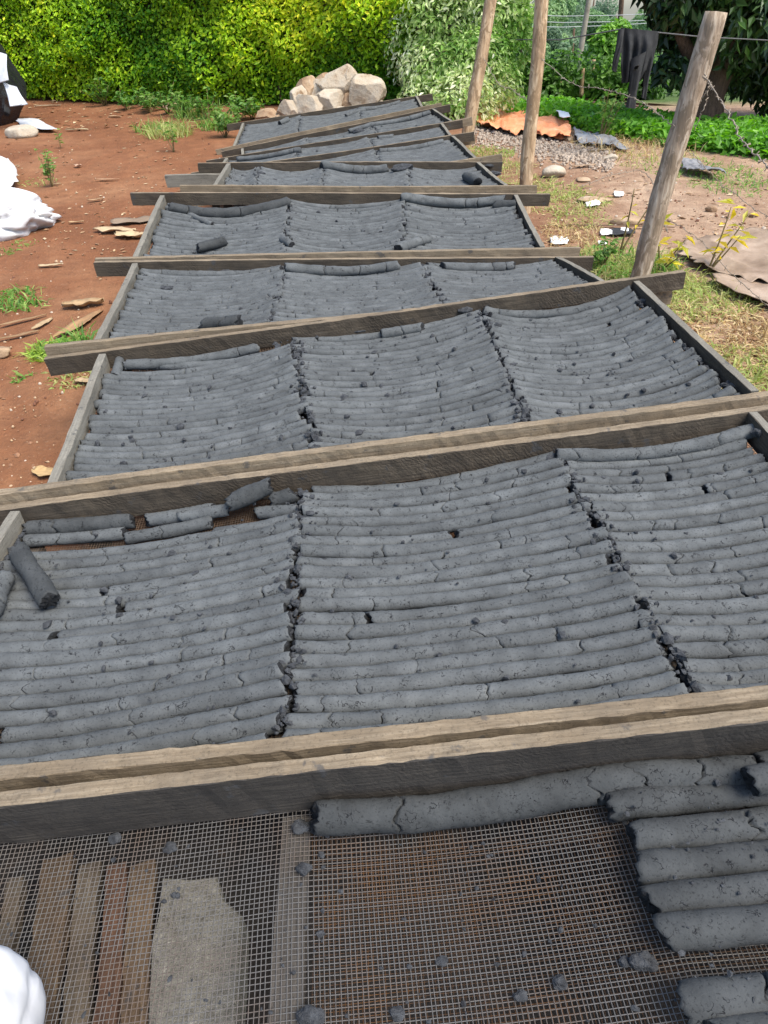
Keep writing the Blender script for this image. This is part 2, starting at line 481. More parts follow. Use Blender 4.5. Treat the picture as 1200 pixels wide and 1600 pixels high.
class Join:
    def __init__(s): s.V = []; s.Q = []; s.T = []; s.n = 0; s.C = []; s.qm = []; s.tm = []
    def add(s, V, Q=None, T=None, col=None, qm=0, tm=0):
        s.V.append(np.asarray(V, float))
        if Q is not None and len(Q): s.Q.append(np.asarray(Q) + s.n); s.qm.append(np.full(len(Q), qm) if np.isscalar(qm) else qm)
        if T is not None and len(T): s.T.append(np.asarray(T) + s.n); s.tm.append(np.full(len(T), tm) if np.isscalar(tm) else tm)
        if col is not None: s.C.append(np.broadcast_to(np.asarray(col, float), (len(V), 3)))
        s.n += len(V)
    def mesh(s, name, mats, smooth=True, origin=None):
        V = np.vstack(s.V)
        if origin is not None: V = V - np.asarray(origin)
        P = []; mi = []
        if s.Q: P.append(np.vstack(s.Q)); mi.append(np.concatenate(s.qm))
        if s.T: P.append(np.vstack(s.T)); mi.append(np.concatenate(s.tm))
        return mesh_np(name, V, P, mats, mi, smooth, np.vstack(s.C) if s.C else None)

def leaf_arrays(P, Nrm, size, rs, wid=0.5, fold=0.25, col=None, aim=None):
    """folded leaf, 4 verts and 2 triangles each"""
    n = len(P)
    Nrm = Nrm / (np.linalg.norm(Nrm, axis=1)[:, None] + 1e-9)
    A = rs.normal(size=(n, 3)) if aim is None else aim
    A = A - (A * Nrm).sum(1)[:, None] * Nrm
    A /= np.linalg.norm(A, axis=1)[:, None] + 1e-9
    B = np.cross(Nrm, A)
    L = np.asarray(size).reshape(-1, 1) * np.ones((n, 1))
    base = P - A * L * 0.5
    tip = P + A * L * 0.5 - Nrm * L * 0.08
    l = P + B * L * wid * 0.5 + Nrm * L * fold * 0.3
    r = P - B * L * wid * 0.5 + Nrm * L * fold * 0.3
    V = np.stack([base, l, tip, r], 1).reshape(-1, 3)
    i = np.arange(n)[:, None] * 4
    T = np.concatenate([i + [0, 2, 1], i + [0, 3, 2]], 1).reshape(-1, 3)
    C = None if col is None else np.repeat(col, 4, axis=0)
    return V, T, C

def ico(sub=1):
    t = (1 + 5 ** .5) / 2
    V = np.array([(-1, t, 0), (1, t, 0), (-1, -t, 0), (1, -t, 0), (0, -1, t), (0, 1, t), (0, -1, -t), (0, 1, -t), (t, 0, -1), (t, 0, 1), (-t, 0, -1), (-t, 0, 1)], float)
    V /= np.linalg.norm(V[0])
    F = [(0, 11, 5), (0, 5, 1), (0, 1, 7), (0, 7, 10), (0, 10, 11), (1, 5, 9), (5, 11, 4), (11, 10, 2), (10, 7, 6), (7, 1, 8), (3, 9, 4), (3, 4, 2), (3, 2, 6), (3, 6, 8), (3, 8, 9), (4, 9, 5), (2, 4, 11), (6, 2, 10), (8, 6, 7), (9, 8, 1)]
    V = [tuple(v) for v in V]
    for _ in range(sub):
        mid = {}; F2 = []
        def mp(a, b):
            k = (min(a, b), max(a, b))
            if k not in mid:
                q = np.array(V[a]) + np.array(V[b]); q /= np.linalg.norm(q)
                V.append(tuple(q)); mid[k] = len(V) - 1
            return mid[k]
        for a, b, c in F:
            x, y, z = mp(a, b), mp(b, c), mp(c, a)
            F2 += [(a, x, z), (b, y, x), (c, z, y), (x, y, z)]
        F = F2
    return np.array(V), np.array(F)
ICO0, ICO1, ICO2, ICO3, ICO4 = [ico(k) for k in range(5)]

def rock_arrays(seed, r=(1, 1, 1), base=ICO3, planes=9, rough=0.05):
    rs = np.random.RandomState(seed)
    V, F = base
    V = V.copy()
    rad = np.full(len(V), 1.25)
    for _ in range(planes):        # cut by random planes: flat stone faces
        n = rs.normal(size=3); n /= np.linalg.norm(n)
        d = rs.uniform(0.72, 1.0)
        c = V @ n
        with np.errstate(divide='ignore'):
            lim = np.where(c > 0.05, d / np.maximum(c, 1e-6), 9)
        rad = np.minimum(rad, lim)
    f = Field(seed + 5, 3.0, 14); f2 = Field(seed + 9, 9.0, 14)
    rad = rad * (1 + rough * f(V) + rough * 0.4 * f2(V))
    return V * rad[:, None] * np.array(r), F

def sheet(fn, nu, nv):
    u, v = np.meshgrid(np.linspace(0, 1, nu), np.linspace(0, 1, nv))
    P = fn(u.ravel(), v.ravel())
    i = np.arange(nv - 1)[:, None] * nu + np.arange(nu - 1)[None]
    Q = np.stack([i, i + 1, i + nu + 1, i + nu], -1).reshape(-1, 4)
    return P, Q

def thick(P, Q, t, nu, nv):
    """give a sheet real thickness t (m) downward"""
    n = len(P)
    P2 = P - np.array([0, 0, t])
    b = list(range(nu)) + [nu * k + nu - 1 for k in range(1, nv)] + [nu * (nv - 1) + k for k in range(nu - 2, -1, -1)] + [nu * k for k in range(nv - 2, 0, -1)]
    b = np.array(b); c = np.roll(b, -1)
    side = np.stack([b, b + n, c + n, c], 1)
    return np.vstack([P, P2]), np.vstack([Q, Q[:, ::-1] + n, side])

def board_mesh(name, L, w, h, mats, seed, segs=22, bow=0.004, inner=None, rough=0.0009):
    """board along +x from 0..L, width along y (-w/2..w/2), height 0..-h, worn uneven edges. inner: 1/-1 marks the +y/-y face as slot 1"""
    rs = np.random.RandomState(seed)
    x = np.linspace(0, L, segs + 1)
    b = 0.0016
    prof = [(-w / 2 + b, 0), (w / 2 - b, 0), (w / 2, -b), (w / 2, -h * 0.5), (w / 2, -h + b), (w / 2 - b, -h), (-w / 2 + b, -h), (-w / 2, -h + b), (-w / 2, -h * 0.5), (-w / 2, -b)]
    k = len(prof); prof = np.array(prof)
    bw = bow * np.sin(np.pi * x / L * rs.uniform(0.8, 1.6) + rs.uniform(0, 3)); bz = bow * 0.8 * np.sin(np.pi * x / L * rs.uniform(1, 2) + rs.uniform(0, 3))
    V = np.zeros((segs + 1, k, 3))
    V[:, :, 0] = x[:, None]
    V[:, :, 1] = prof[None, :, 0] + bw[:, None]
    V[:, :, 2] = prof[None, :, 1] + bz[:, None]
    V[1:-1, :, 1:] += rs.normal(size=(segs - 1, k, 2)) * rough
    V[0, :, 0] += rs.normal(size=k) * 0.002; V[-1, :, 0] += rs.normal(size=k) * 0.002
    V = V.reshape(-1, 3)
    i = np.arange(segs)[:, None] * k; j = np.arange(k)[None]; jj = (j + 1) % k
    Q = np.stack([i + j, i + jj, i + k + jj, i + k + j], -1)
    qm = np.zeros((segs, k), int)
    if inner == 1: qm[:, 1:5] = 1
    if inner == -1: qm[:, 6:10] = 1
    Q = Q.reshape(-1, 4)[:, ::-1]
    n0 = len(V)
    V = np.vstack([V, V[:k].mean(0), V[-k:].mean(0)])
    J = np.arange(k); K = (J + 1) % k
    T = np.vstack([np.stack([np.full(k, n0), J, K], 1), np.stack([np.full(k, n0 + 1), segs * k + K, segs * k + J], 1)])
    me = mesh_np(name, V, [Q, T], mats, [qm.ravel(), 0], smooth=False)
    return me

def frame_matrix(A, B, upref=(0, 0, 1)):
    A = np.asarray(A, float); B = np.asarray(B, float)
    x = B - A; L = np.linalg.norm(x); x /= L
    y = np.cross(np.asarray(upref, float), x); y /= np.linalg.norm(y)
    z = np.cross(x, y)
    mm = Matrix.Identity(4)
    for i in range(3):
        mm[i][0] = x[i]; mm[i][1] = y[i]; mm[i][2] = z[i]; mm[i][3] = A[i]
    return mm, L

def place_board(name, A, B, w, h, mats, seed, parent=None, **kw):
    mm, L = frame_matrix(A, B)
    o = link(name, board_mesh(name, L, w, h, mats, seed, **kw), parent)
    if parent is not None:
        o.matrix_parent_inverse = Matrix.Identity(4)
        o.matrix_local = Matrix.Translation(-Vector(parent.location)) @ mm
    else:
        o.matrix_local = mm
    return o

# charcoal log ------------------------------------------------------
def log_arrays(pathfn, r, ds, seg, rs, ncr=2, rough=0.035, taper=0.0, jag=0.3, upv=(0, 0, 1)):
    L_s = np.linspace(0, 1, 40)
    Pc = pathfn(L_s)
    ln = np.concatenate([[0], np.cumsum(np.linalg.norm(np.diff(Pc, axis=0), axis=1))])
    L = ln[-1]
    s = np.arange(0, L, ds); s = np.append(s[s < L - ds * 0.4], L)
    fac = np.ones(len(s))
    cracks = []
    for _ in range(ncr):
        c = rs.uniform(0.06, 0.94) * L
        if all(abs(c - q) > 3 * ds + 0.03 for q in cracks): cracks.append(c)
    for c in cracks:
        w = rs.uniform(0.0012, 0.0042) * (r / 0.019) ** 0.7
        keep = np.abs(s - c) > w * 1.6; keep[0] = keep[-1] = True
        s, fac = s[keep], fac[keep]
        s = np.concatenate([s, [c - w, c - w * 0.35, c + w * 0.35, c + w]])
        fac = np.concatenate([fac, [1, 0.0, 0.0, 1]])
        o = np.argsort(s); s, fac = s[o], fac[o]
    t = np.interp(s, ln, L_s)
    P = pathfn(t)
    n = len(s)
    T = np.gradient(P, axis=0); T /= np.linalg.norm(T, axis=1)[:, None] + 1e-12
    # smooth tangents against tiny steps
    Ts = np.stack([np.interp(s, ln, np.gradient(Pc[:, i], ln)) for i in range(3)], 1)
    T = Ts / np.linalg.norm(Ts, axis=1)[:, None]
    S = np.cross(T, np.array(upv, float)); S /= np.linalg.norm(S, axis=1)[:, None]
    U = np.cross(S, T)
    th = np.linspace(0, 2 * np.pi, seg, endpoint=False) + rs.uniform(0, 1)
    ph = rs.uniform(0, 6.28, 8)
    slow = 0.05 * np.sin(s / L * rs.uniform(3, 8) + ph[0]) + 0.03 * np.sin(s * 55 + ph[1])
    rad = r * (1 + slow)[:, None] * np.ones((n, seg))
    ang = 0.03 * np.sin(2 * th + ph[2])[None] + 0.03 * np.sin(3 * th[None] + s[:, None] * 40 + ph[3])
    nz = rs.normal(size=(n, seg))
    nz2 = (nz + np.roll(nz, 1, 1) + np.roll(nz, -1, 1)) / 2.2
    rad *= 1 + ang + rough * nz2 * (0.5 + 0.5 * (rs.rand(n, seg) > 0.5))
    # pits
    pit = rs.rand(n, seg) < 0.007
    rad *= np.where(pit, 0.90, 1)
    off = np.zeros((n, seg))
    for c in cracks:
        zz = rs.normal(size=seg); zz = (zz + np.roll(zz, 1) + np.roll(zz, -1)) / 1.7
        off += zz[None] * r * (0.30 if ds < 0.01 else 0.16) * np.exp(-np.abs(s - c)[:, None] / (r * 1.1))
        depth = np.clip(0.3 + 0.6 * np.sin(th + rs.uniform(0, 6.28)) + 0.5 * rs.rand(seg), 0.0, 0.85) * rs.uniform(0.4, 0.85)
        k = (fac == 0) & (np.abs(s - c) < 0.006)
        rad[k] *= (1 - depth)[None]
    # ends
    e0 = rs.normal(size=seg) * r * jag * 0.3; e1 = rs.normal(size=seg) * r * jag * 0.3
    tilt0, tilt1 = rs.normal(0, jag * 0.55, 2), rs.normal(0, jag * 0.55, 2)
    e0 += r * (np.cos(th) * tilt0[0] + np.sin(th) * tilt0[1]); e1 += r * (np.cos(th) * tilt1[0] + np.sin(th) * tilt1[1])
    off += e0[None] * np.exp(-s / (r * 0.5))[:, None] + e1[None] * np.exp(-(L - s) / (r * 0.5))[:, None]
    rad[0] *= 0.95; rad[-1] *= 0.95
    flat = np.where(np.sin(th) < -0.5, 0.93, 1.0)[None]
    V = P[:, None] + S[:, None] * (np.cos(th)[None] * rad)[..., None] + U[:, None] * (np.sin(th)[None] * rad * flat)[..., None] + T[:, None] * off[..., None]
    Vf = V.reshape(-1, 3)
    i = np.arange(n - 1)[:, None] * seg; j = np.arange(seg)[None]; k = (j + 1) % seg
    Q = np.stack([i + j, i + seg + j, i + seg + k, i + k], -1)
    Q = Q.reshape(-1, 4)
    qm = np.repeat(((fac[:-1] == 0) & (fac[1:] == 0)).astype(int), seg)
    # caps: inner ring + centre
    Ts_ = []; tm = []; Vx = [Vf]; cnt = len(Vf); Qx = [Q]; qx = [qm]
    for end, row in ((0, 0), (1, n - 1)):
        ring = V[row]; c = ring.mean(0); tt = T[row] * (-1 if end == 0 else 1)
        inner = c + (ring - c) * 0.6 + tt * (rs.normal(size=seg) * r * 0.14)[:, None]
        Vx.append(inner); Vx.append((c + tt * rs.normal() * r * 0.1)[None])
        a = row * seg + np.arange(seg); b = cnt + np.arange(seg); ctr = cnt + seg
        q = np.stack([a, np.roll(a, -1), np.roll(b, -1), b], 1); tr = np.stack([b, np.roll(b, -1), np.full(seg, ctr)], 1)
        if end == 1: q = q[:, ::-1]; tr = tr[:, ::-1]
        Qx.append(q); qx.append(np.ones(len(q), int)); Ts_.append(tr); tm.append(np.ones(len(tr), int))
        cnt += seg + 1
    return np.vstack(Vx), np.vstack(Qx)[:, ::-1], np.vstack(Ts_)[:, ::-1], np.concatenate(qx), np.concatenate(tm)

LOG_COUNT = 0
def add_log(pathfn, r, ds, seg, rs, label, group='charcoal logs in the drying trays', name='charcoal_log', mat=None, **kw):
    global LOG_COUNT
    LOG_COUNT += 1
    V, Q, T, qm, tm = log_arrays(pathfn, r, ds, seg, rs, **kw)
    c = pathfn(np.array([0.5]))[0]
    me = mesh_np(name, V - c, [Q, T], [mat or M_LOG, M_BREAK], [qm, tm])
    o = link(name, me, loc=c)
    tag(o, label, 'charcoal log', group)
    return o

# ------------------------------------------------------------------ the ground and sky-line terrain
def build_ground():
    xs = np.unique(np.concatenate([np.linspace(-300, -9, 20), np.arange(-9, 9.01, 0.09), np.linspace(9, 300, 20)]))
    ys = np.unique(np.concatenate([np.linspace(-60, -1.2, 8), np.arange(-1.2, 15.01, 0.09), np.linspace(15, 60, 24), np.linspace(60, 400, 14)]))
    X, Y = np.meshgrid(xs, ys)
    Z = ground_z(X, Y)
    near = (np.abs(X) < 9) & (Y < 15) & (Y > -1.2)
    f3 = Field(21, 14, 16, 2); f4 = Field(22, 34, 18, 2)
    XY = np.stack([X, Y], -1)
    Z = Z + np.where(near, 0.004 * f3(XY) + 0.0025 * f4(XY), 0)
    nu = len(xs)
    i = np.arange(len(ys) - 1)[:, None] * nu + np.arange(nu - 1)[None]
    Q = np.stack([i, i + 1, i + nu + 1, i + nu], -1).reshape(-1, 4)
    me = mesh_np('ground', np.stack([X, Y, Z], -1).reshape(-1, 3), [Q], M_GROUND)
    o = link('ground', me)
    tag(o, 'reddish brown bare earth yard around the drying trays', None, None, 'structure')
build_ground()

# ------------------------------------------------------------------ drying trays
# outer top corners (rear left, rear right, front right, front left), relative to the camera
TR = {
 1: [(-1.1085, 0.6193, -1.0645), (0.9822, 0.7397, -0.9752), (1.0339, -0.1585, -0.9932), (-1.0568, -0.2789, -1.0825)],
 2: [(-1.044, 1.549, -1.070), (1.100, 1.742, -0.951), (1.088, 0.760, -0.969), (-1.0525, 0.677, -1.098)],
 3: [(-1.0749, 2.4626, -0.9933), (1.0576, 2.7113, -0.8699), (1.1741, 1.811, -0.9538), (-0.9650, 1.576, -1.0440)],
 4: [(-1.2300, 3.510, -0.9500), (0.9675, 3.5977, -1.0281), (1.046, 2.727, -0.934), (-1.1090, 2.487, -0.9735)],
 5: [(-1.301, 4.489, -0.8158), (0.9137, 4.559, -0.9075), (0.9234, 3.6674, -1.0093), (-1.2636, 3.5974, -0.961)],
 6: [(-1.0679, 5.5393, -0.8206), (0.8286, 5.6803, -0.899), (0.9138, 4.7657, -0.9086), (-1.011, 4.6247, -0.815)],
 7: [(-1.3509, 6.3214, -0.987), (0.7234, 6.5591, -0.8217), (0.8280, 5.695, -0.875), (-1.2497, 5.4367, -1.0201)],
 8: [(-1.4006, 7.24, -1.028), (0.7005, 7.3255, -0.8121), (0.7500, 6.590, -0.8540), (-1.3641, 6.3700, -1.0400)],
 9: [(-1.3665, 7.9797, -1.0485), (0.690, 8.255, -0.776), (0.826, 7.4127, -0.8143), (-1.262, 7.272, -1.083)],
 10: [(-1.4874, 9.0185, -0.9213), (0.583, 9.245, -0.739), (0.598, 8.394, -0.7735), (-1.4747, 8.1042, -1.0498)],
}
BH = {1: 0.115, 2: 0.082}       # board heights
BT = 0.03                      # board thickness
SAG = {1: 0.018, 2: 0.032, 3: 0.044, 4: 0.034, 5: 0.042, 6: 0.04, 7: 0.02, 8: 0.02, 9: 0.02, 10: 0.02}
ORD = ['zeroth', 'first', 'second', 'third', 'fourth', 'fifth', 'sixth', 'seventh', 'eighth', 'ninth', 'tenth', 'eleventh', 'twelfth', 'thirteenth', 'fourteenth', 'fifteenth', 'sixteenth', 'seventeenth', 'eighteenth', 'nineteenth', 'twentieth', 'twenty-first', 'twenty-second', 'twenty-third', 'twenty-fourth', 'twenty-fifth', 'twenty-sixth']

class Tray:
    def __init__(s, k):
        s.k = k
        s.c = [np.array(p) + CAM for p in TR[k]]
        s.h = BH.get(k, 0.070)
        s.W = np.linalg.norm(s.c[1] - s.c[0]); s.D = np.linalg.norm(s.c[3] - s.c[0])
        s.xd = (s.c[1] - s.c[0]) / s.W
        s.cols = [0, 1 / 3, 2 / 3, 1]; s.colsf = s.cols
    def top(s, u, v):
        u = np.asarray(u, float)[..., None]; v = np.asarray(v, float)[..., None]
        a, b, c, d = s.c
        return (a * (1 - u) + b * u) * (1 - v) + (d * (1 - u) + c * u) * v
    def bounds(s, v):
        return [a * (1 - v) + b * v for a, b in zip(s.cols, s.colsf)]
    def sagz(s, u, v):
        u = np.asarray(u, float); v = np.asarray(v, float) * np.ones_like(u)
        z = np.zeros_like(u)
        for i in range(len(s.cols) - 1):
            a = s.cols[i] * (1 - v) + s.colsf[i] * v; b = s.cols[i + 1] * (1 - v) + s.colsf[i + 1] * v
            t = np.clip((u - a) / (b - a), 0, 1)
            k = 1.35 if (s.k == 3 and i == 2) else 1.0
            z = np.where((u >= a) & (u <= b), s.sagk * k * np.sin(np.pi * t) ** 1.25 if False else SAG[s.k] * k * np.sin(np.pi * t), z)
        return z * np.minimum(1, np.minimum(v, 1 - v) * 6 + 0.35)
    def mesh_pt(s, u, v):
        p = s.top(u, v).copy()
        p[..., 2] -= s.h - 0.004 + s.sagz(u, v)
        return p
    def uv(s, px, py, lift=0.0):
        """tray coordinates of the point of the mesh surface (raised by lift) that the pixel sees"""
        u = v = 0.5
        d = ray(px, py)
        for _ in range(30):
            p = s.mesh_pt(np.array(u), np.array(v)); p[2] += lift
            t = (p - CAM) @ FWD / (d @ FWD); q = CAM + d * ((p[2] - H) / d[2])
            e = q - p
            du = s.top(1.0, v) - s.top(0.0, v); dv = s.top(u, 1.0) - s.top(u, 0.0)
            A = np.stack([du[:2], dv[:2]], 1)
            su, sv = np.linalg.solve(A, e[:2])
            u += su * 0.8; v += sv * 0.8
        return float(u), float(v)

TRAYS = {k: Tray(k) for k in TR}
def setcols(k, pts, lift=0.03):
    t = TRAYS[k]
    cr, cf = [0.0], [0.0]
    for (a, b) in pts:
        (u0, v0), (u1, v1) = t.uv(*a, lift), t.uv(*b, lift)
        g = (u1 - u0) / (v1 - v0)
        cr.append(u0 - g * v0); cf.append(u1 + g * (1 - v1))
    t.cols = cr + [1.0]; t.colsf = cf + [1.0]
setcols(1, [((462, 1290), (445, 1590)), ((985, 1250), (1120, 1590))], 0)
TRAYS[1].cols[2] = TRAYS[1].colsf[2] = 0.72
setcols(2, [((472, 800), (452, 1100)), ((868, 715), (1050, 1050))])
setcols(3, [((462, 560), (492, 695)), ((752, 500), (818, 650))])
setcols(4, [((447, 425), (428, 495)), ((664, 425), (680, 455))])
setcols(5, [((452, 322), (448, 385)), ((634, 322), (628, 382))])
setcols(6, [((404, 262), (404, 284)), ((510, 262), (506, 284)), ((636, 262), (640, 284))])
print('cols', {k: [round(c, 3) for c in TRAYS[k].cols] for k in TRAYS})

TRAY_LABEL = {
 1: 'nearest wooden drying tray, its wire mesh mostly bare',
 2: 'second drying tray from the front, with a loose log slanting at its left board',
 3: 'third drying tray from the front, skewed, its right board beside the grey post',
 4: 'fourth drying tray from the front, partly hidden behind a skewed tray',
 5: 'fifth drying tray from the front, with one loose log lying across its rows',
 6: 'sixth drying tray from the front, with a black lump at its rear rail',
 7: 'seventh drying tray from the front, its left end tucked behind another tray',
 8: 'eighth drying tray from the front, third from the rock pile',
 9: 'ninth drying tray from the front, next to last before the rocks',
 10: 'farthest drying tray, right in front of the pale rock pile',
}
def wire_grid(t, pitch, rad, name, mat, parent, su, dz=0.0, u0=0.0, u1=1.0, jit=0.0006, segx=60, segy=24, seed=0, v0=0.02, v1=0.98):
    rs = np.random.RandomState(seed + 100 * t.k)
    J = Join()
    nx = int((v1 - v0) * t.D / pitch); ny = int((u1 - u0) * t.W / pitch)
    fw = Field(seed + 3, 5.0, 8, 2)
    def run(P, r):
        n = len(P)
        T = np.gradient(P, axis=0); T /= np.linalg.norm(T, axis=1)[:, None]
        S = np.cross(T, [0, 0, 1.0]); S /= np.linalg.norm(S, axis=1)[:, None]
        c = np.array([[1, 0], [0, 1], [-1, 0], [0, -1]]) * r
        V = P[:, None] + S[:, None] * c[None, :, :1] + np.array([0, 0, 1.0]) * c[None, :, 1:]
        i = np.arange(n - 1)[:, None] * 4; j = np.arange(4)[None]; k = (j + 1) % 4
        Q = np.stack([i + j, i + k, i + 4 + k, i + 4 + j], -1).reshape(-1, 4)
        J.add(V.reshape(-1, 3), Q)
    off = np.array([0, 0, dz])
    for q in range(nx):
        v = v0 + (q + 0.5) / nx * (v1 - v0) + rs.normal() * jit / t.D
        u = np.linspace(u0 + 0.002, u1 - 0.002, segx)
        vv = v + 0.002 * fw(np.stack([u * 2, np.full_like(u, v * 2)], -1))
        P = t.mesh_pt(u, vv) + off
        run(P, rad)
    for q in range(ny):
        u = u0 + (q + 0.5) / ny * (u1 - u0) + rs.normal() * jit / t.W
        v = np.linspace(v0, v1, segy)
        uu = u + 0.0012 * fw(np.stack([np.full_like(v, u * 2) + 9, v * 2], -1))
        P = t.mesh_pt(uu, v) + off + np.array([0, 0, rad * 1.2])
        run(P, rad)
    org = np.array(parent.location)
    o = link(name, J.mesh(name, mat, smooth=False, origin=org), parent)
    o['kind'] = 'stuff'
    return o

def build_tray(k):
    t = TRAYS[k]
    a, b, c, d = t.c
    base = (a + b + c + d) / 4
    base = np.array([base[0], base[1], float(ground_z(base[0], base[1]))])
    e = empty('drying_tray', base)
    tag(e, TRAY_LABEL[k], 'drying tray', 'row of charcoal drying trays')
    rs = np.random.RandomState(50 + k)
    hl = lambda: rs.uniform(0.17, 0.21)
    xr = (b - a) / np.linalg.norm(b - a); xf = (c - d) / np.linalg.norm(c - d)
    yr = np.cross([0, 0, 1.0], xr); yf = np.cross([0, 0, 1.0], xf)
    zero = np.array([0, 0, 0.0])
    # rails carry the handles past the side boards
    place_board('rear_rail', a - xr * hl() - yr * BT / 2, b + xr * hl() - yr * BT / 2, BT, t.h, [M_RAIL, M_RAILBLACK if k == 1 else M_STAINSHADE], 500 + k, e, segs=110 if k < 4 else 50, inner=-1, bow=0.004, rough=0.0008)
    place_board('front_rail', d - xf * hl() + yf * BT / 2, c + xf * hl() + yf * BT / 2, BT, t.h, [M_RAIL, M_STAINSHADE], 540 + k, e, segs=110 if k < 4 else 50, inner=1, bow=0.004, rough=0.0008)
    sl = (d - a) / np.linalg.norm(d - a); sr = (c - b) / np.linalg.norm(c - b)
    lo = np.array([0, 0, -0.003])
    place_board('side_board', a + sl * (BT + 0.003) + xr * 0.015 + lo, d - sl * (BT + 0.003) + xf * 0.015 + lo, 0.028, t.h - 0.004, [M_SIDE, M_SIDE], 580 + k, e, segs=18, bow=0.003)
    place_board('side_board', b + sr * (BT + 0.003) - xr * 0.015 + lo, c - sr * (BT + 0.003) - xf * 0.015 + lo, 0.028, t.h - 0.004, [M_SIDE, M_STAINSHADE], 600 + k, e, segs=18, bow=0.003, inner=-1)  # shade on the right board's inner face painted with the darker wood
    for i in range(1, 2 if k == 1 else len(t.cols) - 1):
        A = t.top(t.cols[i], 0.04); B = t.top(t.colsf[i], 0.96)
        dz = np.array([0, 0, -t.h - 0.001])
        place_board('cross_slat', A + dz, B + dz, 0.05, 0.025, [M_SLAT], 620 + k * 5 + i, e, segs=10, bow=0.001)
    for u in (0.012, 0.988):
        for v in ((0.2, 0.8) if k == 6 else (0.12, 0.88)):
            p = t.top(u, v)
            p = p + t.xd * (0.035 if u < 0.5 else -0.035)
            g = float(ground_z(p[0], p[1])) - 0.03
            A = np.array([p[0], p[1], g]); 
            hh = p[2] - t.h - 0.003 - g
            V = np.array([(x, y, z) for z in (0, hh) for x, y in ((-.025, -.025), (.025, -.025), (.025, .025), (-.025, .025))])
            V[4:, :2] *= 0.95
            Q = np.array([(0, 3, 2, 1), (4, 5, 6, 7), (0, 1, 5, 4), (1, 2, 6, 5), (2, 3, 7, 6), (3, 0, 4, 7)])
            link('leg', mesh_np('leg', V, [Q], M_SLAT, smooth=False), e, A - base)
    if k == 1:
        wire_grid(t, 0.0080, 0.00068, 'wire_mesh', M_WIRE, e, 0, segx=80, segy=30, seed=1)
        wire_grid(t, 0.0083, 0.00055, 'rusty_under_mesh', M_RUST, e, 0, dz=-0.006, u0=t.cols[1] + 0.012, u1=1.0, segx=50, segy=24, seed=5, v0=0.03, v1=0.97)
    elif k == 2:
        wire_grid(t, 0.0074, 0.00075, 'wire_mesh', M_DUSTWIRE, e, 0, segx=40, segy=8, seed=2)
    else:
        wire_grid(t, 0.011, 0.0012, 'wire_mesh', M_DUSTWIRE, e, 0, segx=25, segy=4, seed=3)
    return e
for k in TR: build_tray(k)

